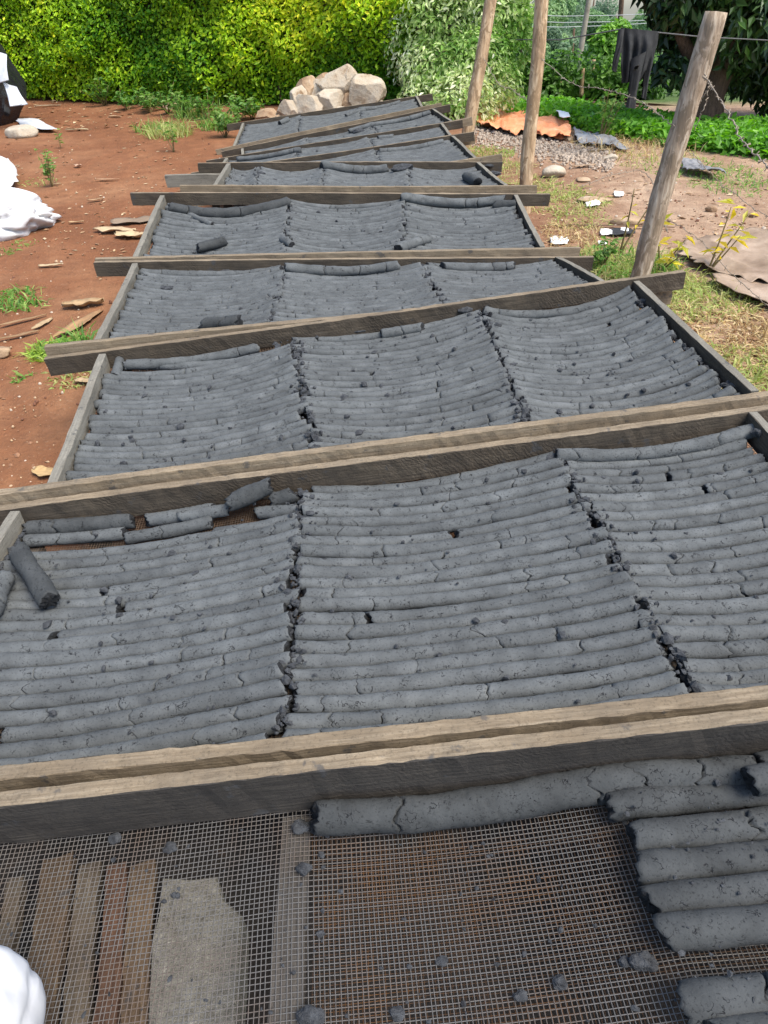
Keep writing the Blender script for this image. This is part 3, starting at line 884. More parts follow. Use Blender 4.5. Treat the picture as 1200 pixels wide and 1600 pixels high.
# ------------------------------------------------------------------ charcoal logs in rows
DETAIL = {2: (0.0085, 20), 3: (0.012, 16), 4: (0.016, 12), 5: (0.02, 11), 6: (0.035, 8), 7: (0.045, 7), 8: (0.05, 7), 9: (0.05, 7), 10: (0.05, 7)}
ROWS = {2: 22, 3: 23, 4: 22, 5: 20, 6: 20, 7: 20, 8: 20, 9: 20, 10: 20}
COLNAMES = {3: ['left', 'middle', 'right'], 4: ['left', 'second', 'third', 'right']}
SKIP = {(2, 0, 0), (2, 0, 1), (2, 0, 2), (3, 0, 0), (3, 0, 1), (5, 0, 0)}
FAR = Join()
def fill_tray(k):
    t = TRAYS[k]; rs = np.random.RandomState(300 + k)
    n = ROWS[k]; ds, seg = DETAIL[k]
    v_lo, v_hi = (BT + 0.004) / t.D, 1 - (BT + 0.004) / t.D
    pitch = (v_hi - v_lo) / n
    r0 = pitch * t.D / 2
    nc = len(t.cols) - 1
    fields = [(Field(1000 * k + 10 * c, 3.2, 8, 2), Field(1000 * k + 10 * c + 1, 3.0, 8, 2)) for c in range(nc)]
    names = COLNAMES[nc]
    for ci in range(nc):
        ph = rs.uniform(-0.3, 0.3)
        for i in range(n):
            if (k, ci, i) in SKIP: continue
            v = v_lo + (i + 0.5 + ph * 0.4) * pitch
            v = min(max(v, v_lo + pitch * 0.45), v_hi - pitch * 0.45)
            bd = t.bounds(v)
            ua, ub = bd[ci], bd[ci + 1]
            g = -0.0005
            ua += (0.018 if ci == 0 else g) + rs.normal() * 0.005 + abs(rs.normal()) * 0.002
            ub -= (0.018 if ci == nc - 1 else g) + rs.normal() * 0.005 + abs(rs.normal()) * 0.002
            if ci == 0: ua = max(ua, 0.0155)
            if ci == nc - 1: ub = min(ub, 0.985)
            r = r0 * rs.uniform(0.99, 1.09)
            fa, fb = fields[ci]
            dv = rs.normal(0, 0.0020, 3) / t.D * 0.7; lz = max(0, rs.normal(0, 0.0022)); tw = rs.uniform(0, 6.28)
            rise = 0.012 if ci < nc - 1 else 0.006
            rise *= rs.uniform(0.4, 1.5)
            if k == 3 and ci == 2: rise = 0.022 * rs.uniform(0.5, 1.5)
            dip0 = 0.010 * rs.rand()
            def path(tt, ua=ua, ub=ub, v=v, r=r, dv=dv, lz=lz, tw=tw, fa=fa, fb=fb, rise=rise):
                u = ua + (ub - ua) * tt
                X = np.stack([u * 3, np.full_like(u, v * 3)], -1)
                vv = v + dv[0] + dv[1] * np.sin(tt * 5 + tw) * 1.6 + dv[2] * (tt - 0.5) + (0.008 * fa(X)) / t.D
                vv = np.clip(vv, v_lo + r / t.D * 0.9, v_hi - r / t.D * 0.9)
                P = t.mesh_pt(u, vv)
                P[:, 2] += r * 0.97 + 0.001 + lz + 0.004 * np.maximum(-0.4, fb(X)) + 0.0012 * np.sin(tt * 9 + tw)
                # lumps where the ends ride up on the slat below
                P[:, 2] += rise * (np.exp(-(1 - tt) / 0.07) * 0.75 + np.exp(-tt / 0.07) * 0.55)
                return P
            lab0 = f'{ORD[i + 1]} from the rear rail, {names[ci]} column of {ORD[k]} tray'
            if k <= 5:
                if k <= 4 and rs.rand() < (0.13 if k == 2 else 0.05):
                    sp = rs.uniform(0.2, 0.8); gp = rs.uniform(0.004, 0.012)
                    for a0, a1, side in ((0, sp - gp, 'left'), (sp + gp, 1, 'right')):
                        add_log(lambda tt, a0=a0, a1=a1: path(a0 + (a1 - a0) * tt), r, ds, seg, rs, f'{side} piece of broken charcoal log {lab0}', ncr=rs.randint(0, 3), jag=0.45)
                else:
                    add_log(path, r, ds, seg, rs, f'grey charcoal log {lab0}', ncr=rs.randint(2, 5) if k == 2 else rs.randint(1, 4))
            else:
                V, Q, T, qm, tm = log_arrays(path, r, ds, seg, rs, ncr=1 if k == 6 else 0)
                FAR.add(V, Q, T, None, qm, tm)
for k in range(2, 11): fill_tray(k)
o = link('charcoal_log_rows', FAR.mesh('charcoal_log_rows', [M_LOG, M_BREAK]))
tag(o, 'rows of small charcoal logs filling the five farthest trays', 'charcoal logs', None, 'stuff')

def px_log(k, p0, p1, r, label, lift=0.0, bend=0.0, bend_z=0.0, ds=0.008, seg=18, seed=0, ncr=1, jag=0.4, end_lift=(0, 0), clampv=None, dark=False):
    """log lying on tray k between the surface points seen at two pixels (axis points)"""
    t = TRAYS[k]
    u0, v0 = t.uv(*p0, lift + r); u1, v1 = t.uv(*p1, lift + r)
    if clampv is not None:
        v0 = max(v0, clampv); v1 = max(v1, clampv)
    rs = np.random.RandomState(seed + 9000)
    def path(tt):
        u = u0 + (u1 - u0) * tt; v = v0 + (v1 - v0) * tt + bend * np.sin(np.pi * tt)
        P = t.mesh_pt(u, v)
        P[:, 2] += lift + r + 0.001 + bend_z * np.sin(np.pi * tt) + end_lift[0] * (1 - tt) + end_lift[1] * tt
        return P
    return add_log(path, r, ds, seg, rs, label, mat=M_LOGDARK if (k == 1 or dark) else None, ncr=ncr, jag=jag)

# nearest tray: thick logs at the right, one long one along the rear rail
T1 = TRAYS[1]
vr = (BT + 0.034) / T1.D
R1 = 0.0295
def t1_log(px, py, u_end, label, seed, r=0.0252, vend=None, ncr=1, wob=0.004):
    u0, v0 = T1.uv(px, py, r)
    rs = np.random.RandomState(seed)
    ve = v0 + (0.0 if vend is None else vend)
    ph = rs.uniform(0, 6)
    def path(tt):
        u = u0 + (u_end - u0) * tt
        v = v0 + (ve - v0) * tt + wob * np.sin(tt * 4.2 + ph)
        P = T1.mesh_pt(u, v); P[:, 2] += r + 0.002 + 0.003 * np.sin(tt * 5 + ph)
        return P
    add_log(path, r, 0.0048, 34, rs, label, mat=M_LOGDARK, ncr=ncr, jag=0.35, rough=0.02)
ua, va = T1.uv(492, 1258, R1); ub, vb = T1.uv(1168, 1192, R1)
va = max(va, (BT + R1 + 0.004) / T1.D); vb = max(vb, (BT + R1 + 0.004) / T1.D)
def rear1(tt):
    u = ua + (ub - ua) * tt; v = va + (vb - va) * tt + 0.006 * np.sin(tt * 7)
    P = T1.mesh_pt(u, v); P[:, 2] += R1 + 0.002 + 0.006 * np.sin(tt * 5 + 2)
    return P
add_log(rear1, R1, 0.0045, 34, np.random.RandomState(77), 'long cracked charcoal log along the rear rail of the nearest tray', mat=M_LOGDARK, ncr=6, rough=0.02)
def rear2(tt):
    u = ub + 0.008 + (0.975 - ub) * tt
    P = T1.mesh_pt(u, np.full_like(u, vb)); P[:, 2] += R1 + 0.002
    return P
add_log(rear2, R1, 0.006, 30, np.random.RandomState(78), 'short charcoal log at the rear right corner of the nearest tray', mat=M_LOGDARK, ncr=1, rough=0.02)
for i, (x, y) in enumerate([(952, 1262), (988, 1309), (998, 1357), (1010, 1408), (1033, 1458)]):
    t1_log(x, y, 0.97, f'thick charcoal log, {ORD[i + 1]} of the five under the long one in the nearest tray', 80 + i, ncr=(0, 1, 1, 0, 0)[i])
t1_log(1068, 1568, 0.97, 'thick charcoal log at the bottom right, upper of two below the bare gap', 90)
t1_log(1118, 1622, 0.97, 'thick charcoal log cut off by the bottom edge of the picture', 91)
px_log(1, (1172, 1222), (1330, 1190), 0.026, 'charcoal stub lying on top of the thick logs in the nearest tray', lift=0.05, seed=5, seg=30, ds=0.005)

# loose pieces on the second tray
px_log(2, (30, 866), (78, 940), 0.027, dark=True, label='dark loose charcoal log slanting across the rows by the left board of second tray', lift=0.036, seed=11, ncr=0, jag=0.5, seg=26, ds=0.005, end_lift=(0.012, 0))
px_log(2, (-18, 958), (6, 903), 0.026, label='loose charcoal stub at the left edge of the picture on second tray', lift=0.036, seed=12, seg=22, ds=0.006)
px_log(2, (60, 800), (211, 802), 0.0235, dark=True, label='two part charcoal log in the rear left corner of second tray', lift=0.004, seed=13, ncr=1, seg=24, ds=0.006, clampv=0.062)
px_log(2, (50, 826), (76, 824), 0.019, 'stubby charcoal piece against the left board of second tray', seed=14, seg=22, ds=0.006)
px_log(2, (81, 824), (147, 823), 0.0215, label='short charcoal piece below the two part log in second tray', seed=15, seg=22, ds=0.006, ncr=0)
px_log(2, (234, 796), (338, 792), 0.022, label='charcoal piece near the bare mesh patch at the rear rail of second tray', seed=16, seg=22, ds=0.006, ncr=0, clampv=0.062)
px_log(2, (284, 808), (356, 797), 0.019, 'charcoal piece beside the steep dark stub in second tray', seed=17, seg=22, ds=0.006, ncr=0, lift=0.012)
px_log(2, (364, 786), (426, 756), 0.026, dark=True, label='steep dark charcoal stub leaning on the rear rail of second tray', lift=0.028, seed=18, seg=24, ds=0.005, ncr=0, jag=0.5, end_lift=(0, 0.02), clampv=0.066)
px_log(2, (424, 783), (462, 773), 0.023, dark=True, label='small broken charcoal chunk right of the steep stub in second tray', lift=0.01, seed=19, seg=22, ds=0.005, ncr=0, jag=0.6)
px_log(2, (402, 803), (470, 797), 0.0185, 'short charcoal piece under the broken chunk in second tray', seed=20, seg=22, ds=0.006, ncr=0)
px_log(2, (42, 846), (196, 834), 0.0185, 'charcoal log ending at the bare mesh patch in second tray', seed=21, seg=22, ds=0.006, ncr=2)
px_log(2, (197, 842), (332, 816), 0.019, 'charcoal log just below the bare mesh patch in second tray', seed=22, seg=22, ds=0.006, ncr=1)
px_log(2, (334, 836), (470, 815), 0.0185, 'charcoal log ending at the middle gap of second tray, near the rail', seed=23, seg=22, ds=0.006, ncr=2)
px_log(2, (868, 712), (1195, 668), 0.0205, 'raised charcoal log along the right half of the rear rail of second tray', lift=0.022, seed=24, seg=22, ds=0.007, ncr=4, bend=0.01, clampv=0.075)
# third tray
px_log(3, (200, 549), (400, 541), 0.0195, 'bent charcoal log at the rear left of third tray', lift=0.012, seed=31, seg=16, ds=0.01, ncr=2, clampv=0.066)
px_log(3, (180, 590), (188, 562), 0.019, 'upright looking charcoal stub in the rear left corner of third tray', lift=0.01, seed=32, seg=16, ds=0.008, ncr=0)
px_log(3, (192, 573), (212, 568), 0.018, 'broken charcoal nub beside the corner stub of third tray', lift=0.01, seed=33, seg=16, ds=0.008, ncr=0, jag=0.6)
px_log(3, (216, 570), (440, 552), 0.0195, 'charcoal log next to the broken nub in third tray', seed=34, seg=16, ds=0.01, ncr=3, lift=0.003)
px_log(3, (592, 508), (655, 492), 0.02, 'raised charcoal stub at the middle of the rear rail of third tray', lift=0.022, seed=35, seg=16, ds=0.009, ncr=1, clampv=0.08)
# fourth tray
px_log(4, (445, 419), (620, 411), 0.026, label='raised charcoal log at the rear rail, middle of fourth tray', lift=0.03, seed=41, seg=14, ds=0.012, ncr=3, clampv=0.08)
px_log(4, (692, 417), (800, 410), 0.026, label='raised charcoal log at the rear rail, right of fourth tray', lift=0.026, seed=42, seg=14, ds=0.012, ncr=2, clampv=0.08)
px_log(4, (322, 507), (374, 503), 0.029, dark=True, label='dark crumbly charcoal stub lying near the front of fourth tray', lift=0.03, seed=43, seg=16, ds=0.008, ncr=1, jag=0.6)
# fifth tray
px_log(5, (264, 324), (452, 316), 0.031, dark=True, label='fat bent charcoal log at the rear left of fifth tray', lift=0.022, seed=51, seg=16, ds=0.012, ncr=2, bend=0.045, clampv=0.07)
px_log(5, (292, 317), (326, 320), 0.017, 'thin charcoal stub behind the fat bent log of fifth tray', lift=0.024, seed=52, seg=12, ds=0.01, ncr=0, clampv=0.055)
px_log(5, (626, 311), (785, 307), 0.031, label='fat charcoal log along the rear rail, right part of fifth tray', lift=0.026, seed=53, seg=16, ds=0.012, ncr=2, clampv=0.07)
px_log(5, (309, 388), (352, 377), 0.028, dark=True, label='short loose charcoal log lying across the rows of fifth tray', lift=0.036, seed=54, seg=18, ds=0.008, ncr=0, jag=0.35)
px_log(5, (773, 321), (808, 319), 0.027, dark=True, label='charcoal stub in the rear right corner of fifth tray', lift=0.02, seed=55, seg=14, ds=0.01, ncr=0)
px_log(5, (622, 390), (670, 373), 0.028, label='slanting charcoal stub near the front of fifth tray', lift=0.022, seed=56, seg=14, ds=0.01, ncr=1)
px_log(5, (440, 374), (456, 384), 0.021, 'small charcoal stub on the left ridge of fifth tray', lift=0.03, seed=57, seg=14, ds=0.008, ncr=0)
# farther trays
px_log(6, (502, 260), (605, 259), 0.034, label='long charcoal log by the black lump at the rear rail of sixth tray', lift=0.02, seed=61, seg=14, ds=0.012, ncr=2, clampv=0.09)
px_log(6, (728, 276), (746, 285), 0.034, dark=True, label='short charcoal stub at the right end of sixth tray', lift=0.03, seed=62, seg=12, ds=0.012, ncr=0)
px_log(7, (592, 237), (692, 222), 0.026, 'long charcoal log at the rear rail of seventh tray', lift=0.02, seed=63, seg=12, ds=0.016, ncr=2, clampv=0.07)
px_log(8, (372, 249), (470, 235), 0.026, 'hooked charcoal log at the rear left of eighth tray', lift=0.03, seed=64, seg=12, ds=0.016, ncr=1, clampv=0.07)
px_log(8, (590, 216), (614, 213), 0.022, 'small charcoal stub in the middle of eighth tray', lift=0.02, seed=68, seg=10, ds=0.016, ncr=0)
px_log(9, (545, 201), (672, 176), 0.026, 'long charcoal log at the rear rail of ninth tray', lift=0.02, seed=65, seg=12, ds=0.016, ncr=2, clampv=0.07)
px_log(10, (437, 193), (450, 187), 0.028, 'loose charcoal stub at the rear rail of the farthest tray', lift=0.03, seed=66, seg=12, ds=0.012, ncr=0, clampv=0.07)
px_log(10, (540, 170), (624, 161), 0.024, 'charcoal log along the rear rail of the farthest tray', lift=0.02, seed=67, seg=12, ds=0.016, ncr=2, clampv=0.07)
print('logs', LOG_COUNT)

# crumbs of charcoal ------------------------------------------------
def crumb(J, p, s, rs, base=ICO0):
    V, F = base
    sc = s * rs.uniform(0.6, 1.2, 3) * np.array([1, 1, 0.75])
    V = V * (1 + 0.28 * rs.normal(size=(len(V), 1))) * sc
    J.add(V + p, None, F)
CR = Join(); rs = np.random.RandomState(5)
for k, num in ((2, 800), (3, 700), (4, 500), (5, 300), (6, 120), (7, 60), (8, 60), (9, 60), (10, 60)):
    t = TRAYS[k]; d = (0.04 if k > 1 else 0.0)
    for _ in range(num):
        v = rs.uniform(0.06, 0.94)
        bd = t.bounds(v)
        if rs.rand() < 0.75:
            j = rs.randint(1, len(bd) - 1) if rs.rand() < 0.8 else (len(bd) - 1 if k in (3, 4, 5) else 0)
            u = bd[j] + rs.normal() * 0.008
            u = min(max(u, 0.02), 0.978)
        else: u = rs.uniform(0.03, 0.97)
        p = t.mesh_pt(np.array(u), np.array(v))
        p[2] += 0.036 + rs.uniform(0, 0.006)
        crumb(CR, p, (abs(rs.normal(0, 0.0042)) + 0.002) * (1 if k == 2 else 1.25), rs)
for _ in range(700):
    u, v = rs.uniform(0.03, 0.97), rs.uniform(0.04, 0.97)
    p = T1.mesh_pt(np.array(u), np.array(v)); p[2] += 0.002
    crumb(CR, p, abs(rs.normal(0, 0.0025)) + 0.001, rs)
for _ in range(240):     # specks sticking to the thick logs
    u, v = rs.uniform(0.70, 0.96), rs.uniform(0.08, 0.6)
    p = T1.mesh_pt(np.array(u), np.array(v)); p[2] += 0.054
    crumb(CR, p, abs(rs.normal(0, 0.0018)) + 0.001, rs)
o = link('charcoal_crumbs', CR.mesh('charcoal_crumbs', M_CRUMB, smooth=False))
tag(o, 'black charcoal crumbs scattered over the logs and the mesh', 'crumbs', None, 'stuff')
def lump(k, px, py, s, label, lift=0.0, seed=0, flat=0.8, sx=1.3):
    t = TRAYS[k]; u, v = t.uv(px, py, lift + s * 0.5)
    p = t.mesh_pt(np.array(u), np.array(v)); p[2] += lift + s * flat * 0.7
    s = s * 0.68
    V, F = rock_arrays(700 + seed, (s * sx, s, s * flat), ICO3, 4, 0.2)
    V = V + np.random.RandomState(seed).normal(size=V.shape) * s * 0.03
    o = link('charcoal_lump', mesh_np('charcoal_lump', V, [F], M_CRUMB, smooth=False), loc=p)
    tag(o, label, 'charcoal lump', 'loose charcoal lumps')
lump(1, 265, 1325, 0.011, 'small charcoal lump on the bare mesh near the rear rail, right of the first', seed=1)
lump(1, 180, 1310, 0.011, 'small charcoal lump on the bare mesh hard against the rear rail', seed=2)
lump(1, 470, 1292, 0.016, 'charcoal lump at the left tip of the long log in the nearest tray', seed=3)
lump(1, 475, 1358, 0.013, 'charcoal lump on the mesh over the grey slat of the nearest tray', seed=4)
lump(1, 1006, 1505, 0.017, 'dark charcoal lump just below the five thick logs of the nearest tray', seed=5)
lump(1, 975, 1503, 0.009, 'little charcoal lump left of the dark one below the thick logs', seed=6)
lump(1, 876, 1536, 0.011, 'round charcoal lump alone on the rusty mesh at the bottom', seed=7)
lump(1, 813, 1556, 0.010, 'charcoal lump left of the round one on the rusty mesh', seed=8)
lump(1, 486, 1590, 0.018, 'charcoal lump at the bottom edge below the grey slat', seed=9)
lump(1, 690, 1500, 0.009, 'flat charcoal flake in the middle of the rusty mesh', seed=10, flat=0.4)
lump(1, 620, 1585, 0.011, 'charcoal lump at the bottom edge right of the grey slat', seed=11)
lump(6, 628, 264, 0.05, 'rough black charcoal lump at the rear rail of sixth tray', lift=0.03, seed=12, sx=2.2)
lump(3, 548, 512, 0.034, 'crumbly charcoal heap at the rear rail of third tray', lift=0.012, seed=13, sx=2.6, flat=0.5)
lump(3, 725, 486, 0.026, 'crumbly charcoal heap at the top of the right ridge of third tray', lift=0.025, seed=14, sx=1.6)
lump(4, 257, 448, 0.03, 'loose charcoal heap by the left board of fourth tray', lift=0.03, seed=15, sx=1.8, flat=0.4)
lump(2, 1185, 677, 0.02, 'crumbly charcoal lump at the rear rail by the picture edge, second tray', lift=0.05, seed=16)
lump(9, 560, 205, 0.04, 'dark charcoal lump at the rear rail of ninth tray', lift=0.02, seed=17, sx=2)

lump(4, 440, 415, 0.03, 'black crumbly heap at the rear end of the left ridge of fourth tray', lift=0.022, seed=30, sx=1.5, flat=0.55)
lump(4, 352, 424, 0.026, 'black crumbly patch in the left column of fourth tray', lift=0.022, seed=31, sx=1.5, flat=0.55)
lump(4, 672, 424, 0.028, 'black crumbly heap on the right ridge of fourth tray near the rear', lift=0.022, seed=32, sx=1.5, flat=0.55)
lump(6, 762, 258, 0.04, 'dark lump at the rear right corner of sixth tray', lift=0.022, seed=33, sx=1.5, flat=0.55)
lump(6, 772, 270, 0.04, 'dark lump at the right board of sixth tray', lift=0.022, seed=34, sx=1.5, flat=0.55)
lump(6, 405, 270, 0.035, 'dark crumbly heap on the left ridge of sixth tray', lift=0.022, seed=35, sx=1.5, flat=0.55)
lump(3, 470, 548, 0.024, 'dark crumbly heap at the rear end of the left ridge of third tray', lift=0.022, seed=36, sx=1.5, flat=0.55)
lump(3, 1150, 598, 0.028, 'dark lump in the front right corner of third tray', lift=0.022, seed=37, sx=1.5, flat=0.55)
lump(3, 1010, 470, 0.026, 'dark lump at the rear right corner of third tray', lift=0.022, seed=38, sx=1.5, flat=0.55)
lump(5, 838, 380, 0.03, 'dark lump in the front right corner of fifth tray', lift=0.022, seed=39, sx=1.5, flat=0.55)
lump(3, 640, 615, 0.02, 'dark crumbly spot in the middle column of third tray', lift=0.022, seed=40, sx=1.5, flat=0.55)
# dark sheet under the nearest trays: charcoal dust with their shade painted in
M_DUSTSHADE = mat_simple('dust_and_shade_on_earth', [(0.3, (0.010, 0.009, 0.0085)), (0.6, (0.022, 0.018, 0.015)), (0.8, (0.05, 0.033, 0.022))], 14, 0.95, 0.8, 0.01, offset=False)
def dust_shade_fn(u, v):
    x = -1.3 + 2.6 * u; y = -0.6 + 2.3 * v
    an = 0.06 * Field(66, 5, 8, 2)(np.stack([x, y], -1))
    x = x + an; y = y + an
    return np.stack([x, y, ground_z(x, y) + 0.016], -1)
P, Q = sheet(dust_shade_fn, 60, 50); P, Q = thick(P, Q, 0.03, 60, 50)
o = link('dust_and_shade', mesh_np('dust_and_shade', P, [Q], M_DUSTSHADE))
tag(o, 'charcoal dust and painted shade darkening the earth under the nearest trays', 'dust', None, 'stuff')

# ------------------------------------------------------------------ scrap under the nearest tray
gz1 = float(ground_z(-0.3, 0.4))
def plank(p0, p1, wpx, z, mat, label, seed, w=None):
    A = zpt(*p0, z); B = zpt(*p1, z)
    o = place_board('scrap_plank', A, B, w or wpx / 800.0, 0.03, [mat], seed, segs=14, bow=0.003, rough=0.0012)
    tag(o, label, 'plank', 'scrap planks under the nearest tray')
plank((22, 1372), (-25, 1660), 24, gz1 + 0.13, M_PLANK3, 'leftmost narrow plank seen through the mesh of the nearest tray', 801)
plank((88, 1338), (50, 1660), 46, gz1 + 0.14, M_PLANK, 'yellowish brown plank seen through the mesh, second from the left', 802)
plank((140, 1350), (112, 1660), 34, gz1 + 0.125, M_PLANK3, 'grey brown plank in the middle of those seen through the mesh', 803)
plank((180, 1352), (160, 1660), 30, gz1 + 0.14, M_PLANK2, 'dark reddish plank seen through the mesh', 804)
plank((220, 1348), (208, 1660), 38, gz1 + 0.13, M_PLANK, 'plank next to the concrete slab seen through the mesh', 805)
pts = [(252, 1368), (300, 1371), (338, 1366), (348, 1402), (378, 1428), (374, 1520), (368, 1600), (300, 1640), (228, 1630), (232, 1540), (236, 1470), (248, 1420)]
zt = gz1 + 0.15
top = np.array([zpt(x, y, zt) for x, y in pts]); rsx = np.random.RandomState(3)
J = Join(); nn = len(pts)
ctr = top.mean(0)
rings = [top * [1, 1, 0] + [0, 0, zt - 0.09], top + [0, 0, -0.01], ctr + (top - ctr) * 0.95 + [0, 0, 0], ctr + (top - ctr) * 0.5 + rsx.normal(size=(nn, 3)) * 0.003]
V = np.vstack(rings + [ctr[None]])
Qs = []
for a in range(3):
    i = np.arange(nn); j = (i + 1) % nn
    Qs.append(np.stack([a * nn + i, a * nn + j, (a + 1) * nn + j, (a + 1) * nn + i], 1))
Tt = np.stack([3 * nn + np.arange(nn), 3 * nn + (np.arange(nn) + 1) % nn, np.full(nn, 4 * nn)], 1)
o = link('concrete_slab', mesh_np('concrete_slab', V - ctr, [np.vstack(Qs)[:, ::-1], Tt[:, ::-1]], M_CONC, smooth=False), loc=ctr)
tag(o, 'broken grey concrete slab seen through the mesh of the nearest tray', 'concrete slab')

# ------------------------------------------------------------------ fence posts and barbed wire
def post(base, topp, r0, r1, mat, label, seed):
    base = np.array(base, float); topp = np.array(topp, float)
    rs = np.random.RandomState(seed)
    n = 26; seg = 16
    t = np.linspace(0, 1, n)
    base2 = base - (topp - base) * 0.05
    P = base2 + (topp - base2) * t[:, None]
    f = Field(seed, 4.0, 8, 1)
    L = np.linalg.norm(topp - base2)
    P[:, 0] += 0.012 * f(t[:, None] * 1.5); P[:, 1] += 0.01 * f(t[:, None] * 1.5 + 7)
    V, Q, T = tube_np(P, r0 + (r1 - r0) * t, seg)
    ang = np.arange(seg)
    knob = 1 + 0.05 * np.sin(ang * 2 * np.pi / seg * 2 + seed)[None] + 0.03 * rs.normal(size=(n, seg)) + 0.04 * f((t[:, None] * 3 + 3))[:, None]
    C = np.repeat(P, seg, 0)
    V[:n * seg] = C + (V[:n * seg] - C) * knob.ravel()[:, None]
    V[-1] += rs.normal(size=3) * 0.004
    o = link('fence_post', mesh_np('fence_post', V - base, [Q, T], mat), loc=base)
    tag(o, label, 'fence post', 'leaning fence posts')
    return base, topp
pA0 = gpt(992, 452); pA1 = ppt(1116, 19, pA0[1] + 0.02)
post(pA0, pA1, 0.053, 0.049, M_POST_A, 'pale grey stripped fence post nearest the camera, leaning to the right', 41)
pB0 = gpt(818, 332); pB1 = ppt(851, -60, pB0[1] + 0.05)
post(pB0, pB1, 0.050, 0.043, M_POST_B, 'tall tan fence post in the middle, behind the fifth and sixth trays', 42)
pC0 = gpt(727, 232); pC1 = ppt(777, -60, pC0[1] + 0.1)
post(pC0, pC1, 0.066, 0.055, M_POST_B, 'tan fence post farthest away, in front of the variegated bush', 43)
def barbed(pts, label, r=0.0022, seed=0, barbs=True, name='barbed_wire', sub=14, wig=0.008):
    P = np.array(pts, float); n = len(P)
    tt = np.linspace(0, n - 1, sub * (n - 1) + 1)
    # Catmull-Rom
    Pe = np.vstack([2 * P[0] - P[1], P, 2 * P[-1] - P[-2]])
    out = []
    for t in tt:
        i = min(int(t), n - 2); f = t - i
        p0, p1, p2, p3 = Pe[i], Pe[i + 1], Pe[i + 2], Pe[i + 3]
        out.append(0.5 * (2 * p1 + (p2 - p0) * f + (2 * p0 - 5 * p1 + 4 * p2 - p3) * f * f + (3 * p1 - p0 - 3 * p2 + p3) * f ** 3))
    C = np.array(out)
    rs = np.random.RandomState(seed)
    C[1:-1] += rs.normal(size=C[1:-1].shape) * wig * 0.4
    J = Join(); J.add(*tube_np(C, r, 5))
    if barbs:
        ln = np.concatenate([[0], np.cumsum(np.linalg.norm(np.diff(C, axis=0), axis=1))])
        for s in np.arange(0.06, ln[-1], 0.11):
            p = np.array([np.interp(s, ln, C[:, i]) for i in range(3)])
            for _ in range(2):
                d = rs.normal(size=3); d /= np.linalg.norm(d)
                J.add(*tube_np(np.array([p - d * 0.014, p, p + d * 0.014]), r * 0.8, 4))
    o = link(name, J.mesh(name, M_BARB, origin=C[0]), loc=C[0])
    tag(o, label, 'barbed wire' if barbs else 'wire', 'fence wires')
yA, yB, yC = pA0[1], pB0[1], pC0[1]
barbed([ppt(1054, 197, yA - 0.05), ppt(1000, 158, yA + 0.5), ppt(940, 139, yA + 1.0), ppt(893, 130, yB - 0.3), ppt(846, 92, yB - 0.05)], 'sagging barbed wire strung between the grey post and the middle post', seed=1)
barbed([ppt(831, 163, yB - 0.05), ppt(800, 140, yB + 0.9), ppt(778, 130, yB + 1.6), ppt(755, 88, yC - 0.08)], 'barbed wire between the middle post and the farthest post', seed=2)
barbed([ppt(1100, 116, yA - 0.06), ppt(1128, 160, yA - 0.4), ppt(1156, 212, yA - 0.8), ppt(1178, 240, yA - 1.1), ppt(1215, 272, yA - 1.5)], 'barbed wire running from the grey post out past the right edge', seed=3, r=0.0026)
barbed([ppt(1098, 118, yA - 0.07), ppt(1108, 135, yA - 0.09), ppt(1098, 172, yA - 0.1), ppt(1085, 204, yA - 0.08)], 'loose wire loop dangling beside the grey post', seed=4, barbs=False, name='loose_wire', r=0.003)
barbed([ppt(1092, 165, yA - 0.07), ppt(1104, 141, yA - 0.11), ppt(1112, 130, yA - 0.1)], 'short wire end twisted round the grey post', seed=5, barbs=False, name='loose_wire', r=0.003)
barbed([ppt(1050, 330, yA + .6) * [1, 1, 0] + [0, 0, 0.34], gpt(1010, 278) + [0, 0, 0.03], gpt(960, 282) + [0, 0, 0.05], gpt(905, 300) + [0, 0, 0.04]], 'thin barbed wire lying on the yard behind the grey post', seed=6, r=0.0028)
barbed([gpt(1035, 365) + [0, 0, 0.1], gpt(1080, 400) + [0, 0, 0.12], gpt(1130, 450) + [0, 0, 0.10], gpt(1200, 510) + [0, 0, 0.08], gpt(1260, 560) + [0, 0, 0.05]], 'dark barbed wire low over the dry grass right of third tray', seed=7, r=0.002)
barbed([ppt(1075, 235, yA + .1), ppt(1120, 280, yA + .2), ppt(1170, 320, yA - .1), ppt(1230, 355, yA - .4)], 'lower barbed wire running right from the grey post', seed=8, r=0.0018)

